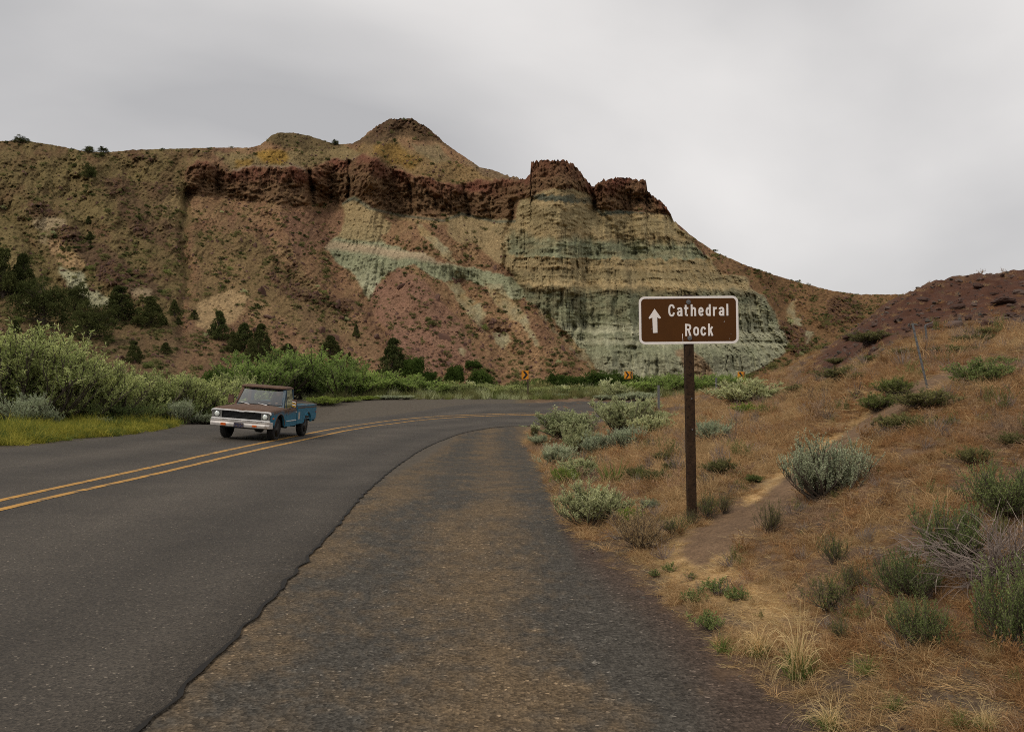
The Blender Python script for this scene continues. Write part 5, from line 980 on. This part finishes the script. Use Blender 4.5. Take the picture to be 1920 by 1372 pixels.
def pole(px, py, topx, topy, r, label, extra=None):
    p = hit(px, py); d = p[1]; H = (EYE+float(ray(topx, topy)[1])*d)-p[2]; dx = (topx-px)/FOC*d
    e = link('steel_post', None, loc=p); tag(e, label, 'post'); bm = bmesh.new()
    add_box(bm, -r, r, -.004, .004, -.3, H); add_box(bm, -.004, .004, .004, r*1.4, -.3, H)
    for v in bm.verts: v.co.x += dx*v.co.z/H
    link('post', bm_mesh('post', bm, STEEL), e)
    bm = bmesh.new()
    for k in range(8): zz = H*(.3+.085*k); add_box(bm, dx*zz/H-.008, dx*zz/H+.008, -.014, -.003, zz-.01, zz+.01)
    link('stud_row', bm_mesh('stud_row', bm, STEEL), e)
    if extra: bm = bmesh.new(); tube(bm, [(dx*q[0], 0, H*q[0]) if len(q) == 1 else (q[0]*d/FOC, 0, H+q[1]*d/FOC) for q in extra], .012); link('brace', bm_mesh('brace', bm, STEEL), e)
pole(1739, 728, 1712, 606, .015, 'long grey steel pole leaning left beside the trail'); pole(1738, 642, 1735, 610, .022, 'thin bent steel post behind the leaning pole', [(-3, 0), (4, 3), (12, 6)])
pole(1235, 776, 1235, 722, .035, 'thin grey steel fence post left of the sign post'); pole(1343, 742, 1343, 708, .035, 'faint grey fence post right of the sign post')

# ------------------------------------------------------------------ the pickup (front towards -y in its own frame, driver's side +x)
def truck_paint(name, brown_at):
    """old blue enamel under sun-burnt brown primer; brown_at: height from which the brown takes over"""
    m, n, out = mat_new(name); p = nd(n, 'ShaderNodeBsdfPrincipled'); p.inputs['Specular IOR Level'].default_value = .3
    tcn = n.nodes.new('ShaderNodeTexCoord'); v = tcn.outputs['Object']; t = tex(n, 3.2, 7, .62, v); t2 = tex(n, 11, 6, .65, v)
    sx_ = n.nodes.new('ShaderNodeSeparateXYZ'); n.links.new(v, sx_.inputs[0])
    k = nd(n, 'ShaderNodeMath', operation='MULTIPLY_ADD'); n.links.new(t.outputs['Fac'], k.inputs[0]); k.inputs[1].default_value = .42; n.links.new(sx_.outputs[2], k.inputs[2])
    f = nd(n, 'ShaderNodeMapRange'); n.links.new(k.outputs[0], f.inputs[0]); f.inputs[1].default_value = brown_at+.21-.07; f.inputs[2].default_value = brown_at+.21+.07
    blue = ramp(n, t2.outputs['Fac'], [(.3, (.022,.125,.205)), (.7, (.040,.190,.285))]); br = ramp(n, t2.outputs['Fac'], [(.3, (.085,.048,.031)), (.7, (.145,.088,.060))])
    c = mixc(n, f.outputs[0], blue.outputs[0], br.outputs[0]); rs = ramp(n, t2.outputs['Fac'], [(.66, 0.0), (.72, 1.0)]); c = mixc(n, rs.outputs[0], c, (.11, .045, .02)); n.links.new(c, p.inputs['Base Color'])
    ro = nd(n, 'ShaderNodeMapRange'); n.links.new(f.outputs[0], ro.inputs[0]); ro.inputs[3].default_value = .40; ro.inputs[4].default_value = .85; n.links.new(ro.outputs[0], p.inputs['Roughness']); n.links.new(p.outputs[0], out.inputs[0]); return m
P_BODY = truck_paint('truck_paint', .93); P_BROWN = truck_paint('truck_brown', -.5); P_BED = truck_paint('truck_blue', 1.17); P_DBLUE = plain('dark_blue', (.012,.045,.075), .45, var=.2)
CHROME = plain('chrome', (.86,.84,.82), .30, .35, var=.10, vscale=5); BUMP = plain('bumper_chrome', (.66,.62,.58), .35, .35, var=.15, vscale=4, col2=(.16,.085,.040), thr=.64); BLACK = plain('matt_black', (.008,.008,.008), .8, var=.2); RUBBER = plain('tyre_rubber', (.014,.013,.012), .85, var=.2)
RIM = plain('wheel_steel', (.045,.043,.042), .5, .5, var=.2); AMBER = plain('amber_lens', (.62,.115,.008), .25, var=.05); LENS = plain('head_lens', (.78,.82,.76), .12, .3, var=.04); REDL = plain('red_lens', (.25,.02,.015), .3, var=.05); SEATM = plain('seat_cloth', (.05,.047,.043), .9, var=.2); PLATEM = plain('plate_blue', (.020,.022,.060), .5, var=.2, vscale=22, col2=(.42,.26,.04), thr=.58); STRIPE_Y = plain('stripe_yellow', (.55,.33,.01), .5, var=.05)
m, n, out = mat_new('window_glass'); g1 = nd(n, 'ShaderNodeBsdfGlossy', Roughness=.03); t1 = n.nodes.new('ShaderNodeBsdfTransparent'); t1.inputs[0].default_value = (.80,.88,.84,1); fr = nd(n, 'ShaderNodeFresnel', IOR=1.62); ms = n.nodes.new('ShaderNodeMixShader')
n.links.new(fr.outputs[0], ms.inputs[0]); n.links.new(t1.outputs[0], ms.inputs[1]); n.links.new(g1.outputs[0], ms.inputs[2]); n.links.new(ms.outputs[0], out.inputs[0]); GLASS = m
TX, TY = -8.66, 28.1; tz = float(G(TX, TY))+.024
ptr = link('pickup_truck', None, loc=(TX, TY, tz), rot=(0, R(4.4), R(-3.2)), scale=.99); tag(ptr, 'old pickup truck with brown hood and roof and blue sides driving towards the viewer', 'truck')
def part(name, bm, mat, par=None, smooth=False):
    return link(name, bm_mesh(name, bm, mat, smooth), ptr if par is None else par)
def arch(cy, cz, r, z0, seg=14):
    a0 = math.asin(min(1, (cz-z0)/r)) if cz > z0 else -math.asin((z0-cz)/r)
    return [(cy+r*math.cos(math.pi+a0-(math.pi+2*a0)*k/seg), cz+r*math.sin(math.pi+a0-(math.pi+2*a0)*k/seg)) for k in range(seg+1)]
FW, RW, WZ, WR = -1.52, 1.42, .40, .385
for s in (1, -1):
    xo, xi = s*.985, s*.93
    # fender: side skin with the wheel opening, rolled shoulder on top
    bm = bmesh.new(); prism(bm, [(-2.36,.60)]+[(FW-.50,.56)]+arch(FW, WZ+.03, .47, .50)+[(FW+.50,.46),(-.93,.46),(-.93,1.00),(-2.36,.96)], 'x', xo, xi)
    loft(bm, [[Vector((s*.985, y, zz)), Vector((s*.955, y, zz+.055)), Vector((s*.87, y, zz+.095)), Vector((s*.80, y, zz+.09)), Vector((s*.80, y, zz-.02)), Vector((s*.95, y, zz-.02))] for y, zz in ((-2.37,.93),(-2.30,.962),(-1.7,.985),(-.93,1.005))])
    fd = part('fender', bm, P_BODY)
    bm = bmesh.new(); ar_ = arch(FW, WZ+.03, .485, .52, 16); tube(bm, [(s*.987, a, b) for a, b in ar_], .016); part('arch_lip', bm, P_BODY if s < 0 else P_BROWN, fd)
    bm = bmesh.new(); add_box(bm, s*.98, s*.995, -2.24, -2.10, .76, .815, .006); part('side_marker', bm, AMBER, fd)
    # door
    bm = bmesh.new(); prism(bm, [(-.915,.46),(.155,.46),(.155,1.02),(-.915,1.0)], 'x', xo, xi)
    loft(bm, [[Vector((s*.985, y, 1.0)), Vector((s*.955, y, 1.06)), Vector((s*.88, y, 1.085)), Vector((s*.80, y, 1.085)), Vector((s*.80, y, .98)), Vector((s*.93, y, .98))] for y in (-.915, .155)])
    dr = part('door', bm, P_BODY)
    bm = bmesh.new(); add_box(bm, s*.985, s*1.012, .0, .12, .93, .955, .008); part('handle', bm, CHROME, dr)
    bm = bmesh.new(); add_box(bm, s*.984, s*.998, -.90, .14, .635, .665, .005); part('side_moulding', bm, CHROME, dr)
    bm = bmesh.new(); tube(bm, [(s*.86,-.86,1.085),(s*.83,-.80,1.30),(s*.77,-.52,1.70),(s*.765,.12,1.735),(s*.80,.165,1.40),(s*.86,.165,1.085)], .020); tube(bm, [(s*.86,-.62,1.085),(s*.785,-.47,1.66)], .010); part('window_frame', bm, P_DBLUE, dr)
    bm = bmesh.new(); q = [bm.verts.new(c) for c in ((s*.862,-.86,1.085),(s*.775,-.53,1.69),(s*.772,.13,1.72),(s*.862,.155,1.085))]; bm.faces.new(q); part('side_glass', bm, GLASS, dr)
    bm = bmesh.new(); tube(bm, [(s*.97,-.62,1.06),(s*1.12,-.62,1.12),(s*1.12,-.62,1.36),(s*.90,-.60,1.30)], .010); mir = part('mirror', bm, BLACK)
    bm = bmesh.new(); add_box(bm, s*1.04, s*1.21, -.635, -.595, 1.13, 1.40, .012); part('mirror_head', bm, P_BROWN, mir)
    if s > 0:
        for k in range(4):
            bm = bmesh.new(); b0 = 1.135+.05*k; q = [bm.verts.new(c) for c in ((1.05,-.6365,b0+.03),(1.19,-.6365,b0),(1.19,-.6365,b0+.027),(1.05,-.6365,b0+.057))]; bm.faces.new(q); part('stripe', bm, STRIPE_Y if k % 2 == 0 else WHITE, mir)
    # bed side
    bm = bmesh.new(); prism(bm, [(.205,.50)]+[(RW-.52,.50)]+arch(RW, WZ+.03, .46, .52)+[(RW+.50,.56),(2.40,.60),(2.46,.75),(2.46,1.13),(.205,1.13)], 'x', s*.99, s*.92)
    add_box(bm, s*.86, s*.995, .205, 2.46, 1.125, 1.165, .014)
    bd = part('bed_side', bm, P_BED)
    bm = bmesh.new(); tube(bm, [(s*.992, a, b) for a, b in arch(RW, WZ+.03, .475, .53, 16)], .018); part('arch_lip', bm, P_BED, bd)
    bm = bmesh.new(); add_box(bm, s*.988, s*1.0, .22, 2.44, .645, .668, .005); part('side_moulding', bm, P_BED, bd)
    bm = bmesh.new(); add_box(bm, s*.988, s*.998, .25, 2.44, 1.055, 1.095, .004); part('rust_band', bm, P_BROWN, bd)
    bm = bmesh.new(); add_box(bm, s*.988, s*1.0, 2.36, 2.44, .84, .90, .006); part('side_marker', bm, REDL, bd)
    if s > 0: bm = bmesh.new(); add_box(bm, .989, .993, .34, .52, .67, .92); part('decal', bm, plain('decal', (.42,.38,.33), .6, var=.25, vscale=20), bd)
    bm = bmesh.new(); add_box(bm, s*.90, s*.985, 2.455, 2.475, .78, 1.02, .008); part('tail_lamp', bm, REDL, bd)
    # roof pillars of the cab
    bm = bmesh.new()
    for a, b, c, d2 in (((.835,-.90,1.07),(.735,-.50,1.72),.045,.055), ((.80,.19,1.0),(.735,.15,1.74),.055,.05)):
        loft(bm, [[Vector((s*(p0[0]+u), p0[1]+v, p0[2])) for u, v in ((-c,-d2),(c,-d2),(c,d2),(-c,d2))] for p0 in (a, b)])
    part('pillar', bm, P_BROWN if s < 0 else P_DBLUE)
    # head lamp with bezel, amber lamp in the bumper
    bm = bmesh.new(); add_box(bm, s*.66, s*.955, -2.425, -2.36, .715, .955, .02); bz = part('lamp_bezel', bm, plain('bezel', (.20,.195,.18), .35, .6, var=.15))
    bm = bmesh.new(); add_cyl(bm, (s*.80,-2.428,.835), .098, .02, 'y', 24); part('lamp_ring', bm, BLACK, bz)
    bm = bmesh.new(); bmesh.ops.create_uvsphere(bm, u_segments=20, v_segments=10, radius=.088, matrix=Matrix.Translation((s*.80,-2.43,.838)) @ Matrix.Diagonal((1,.35,1,1))); part('headlight', bm, LENS, bz, True)
    bm = bmesh.new(); add_box(bm, s*.44, s*.59, -2.575, -2.545, .495, .555, .01); part('turn_signal', bm, AMBER)
    # windscreen wiper
    bm = bmesh.new(); x0 = .12 if s > 0 else -.50; tube(bm, [(x0+.40,-1.00,1.10),(x0+.12,-.955,1.145),(x0-.02,-.93,1.17)], .009); tube(bm, [(x0+.16,-.955,1.15),(x0-.16,-.915,1.19)], .008); part('wiper', bm, CHROME)
for wx in (.80, -.80):
    for wy in (FW, RW):
        s = 1 if wx > 0 else -1
        prof = [(-.11,.24),(-.115,.31),(-.105,.365),(-.06,WR),(.06,WR),(.105,.365),(.115,.31),(.11,.24)]
        bm = bmesh.new(); loft(bm, [[Vector((wx+a, wy+r_*math.cos(k*2*math.pi/36), WR+r_*math.sin(k*2*math.pi/36))) for k in range(36)] for a, r_ in prof], False); whl = part('wheel', bm, RUBBER, None, True)
        bm = bmesh.new(); loft(bm, [[Vector((wx+s*a, wy+r_*math.cos(k*2*math.pi/28), WR+r_*math.sin(k*2*math.pi/28))) for k in range(28)] for a, r_ in ((.108,.245),(.098,.225),(.04,.21),(.05,.12),(.085,.09),(.10,.05))]); part('rim', bm, RIM, whl, True)
        bm = bmesh.new()
        for k in range(24):
            a = k*2*math.pi/24; add_box(bm, -.10, .10, -.012, .012, WR-.012, WR+.007); 
            for v in bm.verts[-8:] if False else list(bm.verts)[-8:]: c_ = v.co.copy(); v.co = Vector((wx+c_.x, wy+c_.y*math.cos(a)-c_.z*math.sin(a), WR+c_.y*math.sin(a)+c_.z*math.cos(a)))
        part('tread', bm, RUBBER, whl)
# hood with a centre ridge and a forward-sloping lip, cowl
bm = bmesh.new(); loft(bm, [[Vector((x, y, z)) for x, z in ((-.86,zb),(-.86,zs),(-.60,zs+.035),(-.12,zs+.045),(0,zs+.06),(.12,zs+.045),(.60,zs+.035),(.86,zs),(.86,zb))] for y, zb, zs in ((-2.42,.955,.975),(-2.38,.96,1.00),(-2.22,.97,1.045),(-1.6,.98,1.075),(-.96,.99,1.10))]); hood = part('hood', bm, P_BROWN)
bm = bmesh.new(); loft(bm, [[Vector((x, y, z)) for x, z in ((-.90,.98),(-.90,1.07),(-.5,1.105),(.5,1.105),(.90,1.07),(.90,.98))] for y in (-.95, -.84)]); part('cowl', bm, P_BROWN)
bm = bmesh.new(); loft(bm, [[Vector((x, -.93, 1.105+.03*0)) for x in (-.80,.80)]+[Vector((x, -.90, 1.155)) for x in (.80,-.80)], [Vector((x, -.90, 1.10)) for x in (-.80,.80)]+[Vector((x, -.87, 1.15)) for x in (.80,-.80)]]); part('windscreen_sill', bm, plain('sill_blue', (.045,.13,.17), .4, var=.15))
# grille and chrome
bm = bmesh.new(); add_box(bm, -.70, .70, -2.38, -2.33, .72, .95); gr = part('grille', bm, BLACK)
for k in range(5): bm = bmesh.new(); add_box(bm, -.66, .66, -2.395, -2.381, .745+.042*k, .752+.042*k); part('grille_bar', bm, plain('grille_bar', (.018,.018,.018), .6), gr)
bm = bmesh.new(); loft(bm, [[Vector((x, -2.46+.0*x, z+dz)) for dz in (0, .045)]+[Vector((x, -2.36, z+dz)) for dz in (.045, 0)] for x, z in ((-.985,.90),(-.96,.945),(-.90,.962),(-.16,.965),(-.06,.95),(.06,.95),(.16,.965),(.90,.962),(.96,.945),(.985,.90))]); part('grille_top_trim', bm, CHROME)
bm = bmesh.new(); add_box(bm, -.97, .97, -2.455, -2.36, .675, .718, .012); part('grille_bottom_trim', bm, CHROME)
bm = bmesh.new(); loft(bm, [[Vector((x, y, .455)), Vector((x, y-.035, .47)), Vector((x, y-.05, .545)), Vector((x, y-.03, .60)), Vector((x, y-.045, .655)), Vector((x, y+.02, .665)), Vector((x, y+.05, .60)), Vector((x, y+.05, .47))] for x, y in ((-1.02,-2.30),(-.98,-2.44),(-.85,-2.50),(-.3,-2.525),(.3,-2.525),(.85,-2.50),(.98,-2.44),(1.02,-2.30))]); part('front_bumper', bm, BUMP)
bm = bmesh.new(); add_box(bm, -.16, .16, -2.592, -2.578, .46, .60, .004); part('licence_plate', bm, PLATEM)
bm = bmesh.new(); add_box(bm, -.68, .68, -2.30, -2.20, .40, .70); add_box(bm, -.45, .45, -2.2, 2.3, .42, .56); add_cyl(bm, (0, FW, .40), .05, 1.5, 'x', 10); add_cyl(bm, (0, RW, .40), .06, 1.5, 'x', 10); add_cyl(bm, (.1, RW, .38), .16, .24, 'x', 12); part('chassis', bm, BLACK)
bm = bmesh.new(); tube(bm, [(.35,-.5,.40),(.45,.8,.38),(.60,1.2,.36)], .035, 8); part('exhaust', bm, BLACK)
# roof with rounded edges, drip rail
bm = bmesh.new(); ring = lambda z, i, dy: [Vector((x*(.80-i), y, z)) for x, y in ((-1,-.56+dy+i*.8),(-.92,-.60+dy+i),(-.5,-.625+dy+i),(.5,-.625+dy+i),(.92,-.60+dy+i),(1,-.56+dy+i*.8),(1,.14-i*.5),(.9,.20-i),(-.9,.20-i),(-1,.14-i*.5))]
loft(bm, [ring(1.715,0,0), ring(1.745,-.012,0), ring(1.785,.02,.02), ring(1.81,.09,.05), ring(1.818,.22,.1)]); part('roof', bm, P_BROWN, None, False)
def pane(name, c, mat):
    bm = bmesh.new(); bm.faces.new([bm.verts.new(q) for q in c]); return part(name, bm, mat)
pane('windscreen', ((-.80,-.895,1.15),(.80,-.895,1.15),(.715,-.535,1.705),(-.715,-.535,1.705)), GLASS)
bm = bmesh.new(); tube(bm, [(-.80,-.90,1.15),(-.715,-.54,1.712),(.715,-.54,1.712),(.80,-.90,1.15),(-.80,-.90,1.15)], .018); part('windscreen_seal', bm, BLACK)
bm = bmesh.new(); prism(bm, [(-.80,.60),(.80,.60),(.80,1.22),(-.80,1.22)], 'y', .13, .19); add_box(bm, -.80, -.62, .13, .19, 1.22, 1.74); add_box(bm, .62, .80, .13, .19, 1.22, 1.74); add_box(bm, -.62, .62, .13, .19, 1.64, 1.74); part('cab_back', bm, P_DBLUE)
pane('rear_window', ((-.62,.16,1.22),(.62,.16,1.22),(.62,.16,1.64),(-.62,.16,1.64)), GLASS)
bm = bmesh.new(); add_box(bm, -.80, .80, -.86, .13, .50, .60); add_box(bm, -.82, .82, -.86, -.72, .60, 1.10, .03); part('cab_floor', bm, BLACK)
bm = bmesh.new(); add_box(bm, -.72, .72, -.42, .06, .60, .86, .05); add_box(bm, -.72, .72, -.02, .12, .80, 1.24, .05); part('seat', bm, SEATM)
bm = bmesh.new(); pts = [(.36+.19*math.cos(k*2*math.pi/20), -.52-.10*math.sin(k*2*math.pi/20)*.6, 1.09+.16*math.sin(k*2*math.pi/20)) for k in range(21)]; tube(bm, pts, .012); tube(bm, [(.36,-.52,1.09),(.36,-.72,.98)], .02); part('steering_wheel', bm, BLACK)
bm = bmesh.new(); add_box(bm, -.86, .86, .21, 2.42, .66, .70); add_box(bm, -.92, .92, .205, .24, .60, 1.13); part('bed_floor', bm, BLACK)
bm = bmesh.new(); add_box(bm, -.85, .85, 2.40, 2.46, .66, 1.13, .01); part('tailgate', bm, P_BED)
bm = bmesh.new(); add_box(bm, -.90, .90, 2.50, 2.62, .50, .58, .012); add_box(bm, -.06, .06, 2.55, 2.78, .46, .51); add_box(bm, .60, .64, 2.3, 2.55, .50, .58); add_box(bm, -.64, -.60, 2.3, 2.55, .50, .58); part('rear_bumper', bm, BLACK)

# the person at the wheel, mostly behind the glass
def person():
    e = link('person', None, loc=ptr.location, rot=ptr.rotation_euler, scale=.99); tag(e, 'person at the wheel of the brown and blue pickup', 'person')
    J = {'pel': (.36,-.14,.95), 'che': (.36,-.06,1.22), 'nec': (.36,-.07,1.40), 'hd0': (.36,-.09,1.48), 'sl': (.53,-.06,1.33), 'el': (.60,-.26,1.13), 'wl': (.50,-.50,1.20), 'hl': (.49,-.545,1.225), 'sr': (.19,-.06,1.33), 'er': (.13,-.28,1.13), 'wr': (.22,-.50,1.18), 'hr': (.235,-.54,1.20), 'kl': (.46,-.55,.92), 'fl': (.46,-.66,.64), 'kr': (.26,-.55,.92), 'fr': (.26,-.66,.64)}
    rad = {'pel': .15, 'che': .155, 'nec': .055, 'hd0': .05, 'sl': .075, 'el': .045, 'wl': .032, 'hl': .03, 'sr': .075, 'er': .045, 'wr': .032, 'hr': .03, 'kl': .07, 'fl': .045, 'kr': .07, 'fr': .045}
    E = [('pel','che'),('che','nec'),('nec','hd0'),('che','sl'),('sl','el'),('el','wl'),('wl','hl'),('che','sr'),('sr','er'),('er','wr'),('wr','hr'),('pel','kl'),('kl','fl'),('pel','kr'),('kr','fr')]
    k = list(J); me = bpy.data.meshes.new('body'); me.from_pydata([J[q] for q in k], [(k.index(a), k.index(b)) for a, b in E], []); o = link('body', me, e)
    o.modifiers.new('skin', 'SKIN'); sv = me.skin_vertices[0].data
    for i, q in enumerate(k): sv[i].radius = (rad[q], rad[q]*.8 if q in ('pel', 'che') else rad[q]); sv[i].use_root = q == 'pel'
    o.modifiers.new('sub', 'SUBSURF').levels = 1; me.materials.append(plain('shirt', (.040,.042,.048), .9, var=.15))
    SKIN = plain('skin', (.36,.20,.14), .6, var=.08); bm = bmesh.new(); bmesh.ops.create_uvsphere(bm, u_segments=20, v_segments=14, radius=1, matrix=Matrix.Translation((.36,-.10,1.545)) @ Matrix.Diagonal((.074,.092,.112,1)))
    bmesh.ops.create_cone(bm, cap_ends=True, segments=8, radius1=.016, radius2=.006, depth=.04, matrix=Matrix.Translation((.36,-.197,1.54)) @ Matrix.Rotation(R(70), 4, 'X'))
    for s in (1, -1): bmesh.ops.create_uvsphere(bm, u_segments=8, v_segments=6, radius=.022, matrix=Matrix.Translation((.36+s*.075,-.09,1.545)) @ Matrix.Diagonal((.4,.8,1.2,1)))
    part('head', bm, SKIN, e, True); bm = bmesh.new(); bmesh.ops.create_uvsphere(bm, u_segments=20, v_segments=12, radius=1, matrix=Matrix.Translation((.36,-.088,1.572)) @ Matrix.Diagonal((.080,.095,.098,1)))
    bmesh.ops.delete(bm, geom=[v for v in bm.verts if v.co.y < -.15 and v.co.z < 1.61 or v.co.z < 1.50], context='VERTS'); part('hair', bm, plain('hair', (.03,.02,.015), .8), e, True)
    for s, c in ((1, (.49,-.545,1.225)), (-1, (.235,-.54,1.20))):
        bm = bmesh.new(); add_box(bm, c[0]-.035, c[0]+.035, c[1]-.045, c[1]+.03, c[2]-.016, c[2]+.016, .012)
        for j in range(4): x = c[0]-.027+.018*j; tube(bm, [(x, c[1]-.04, c[2]+.005), (x, c[1]-.068, c[2]-.006), (x, c[1]-.06+.004*j, c[2]-.034)], .0085)
        tube(bm, [(c[0]-s*.03, c[1]-.01, c[2]), (c[0]-s*.05, c[1]-.035, c[2]+.004), (c[0]-s*.044, c[1]-.055, c[2])], .009); part('hand', bm, SKIN, e)
person()
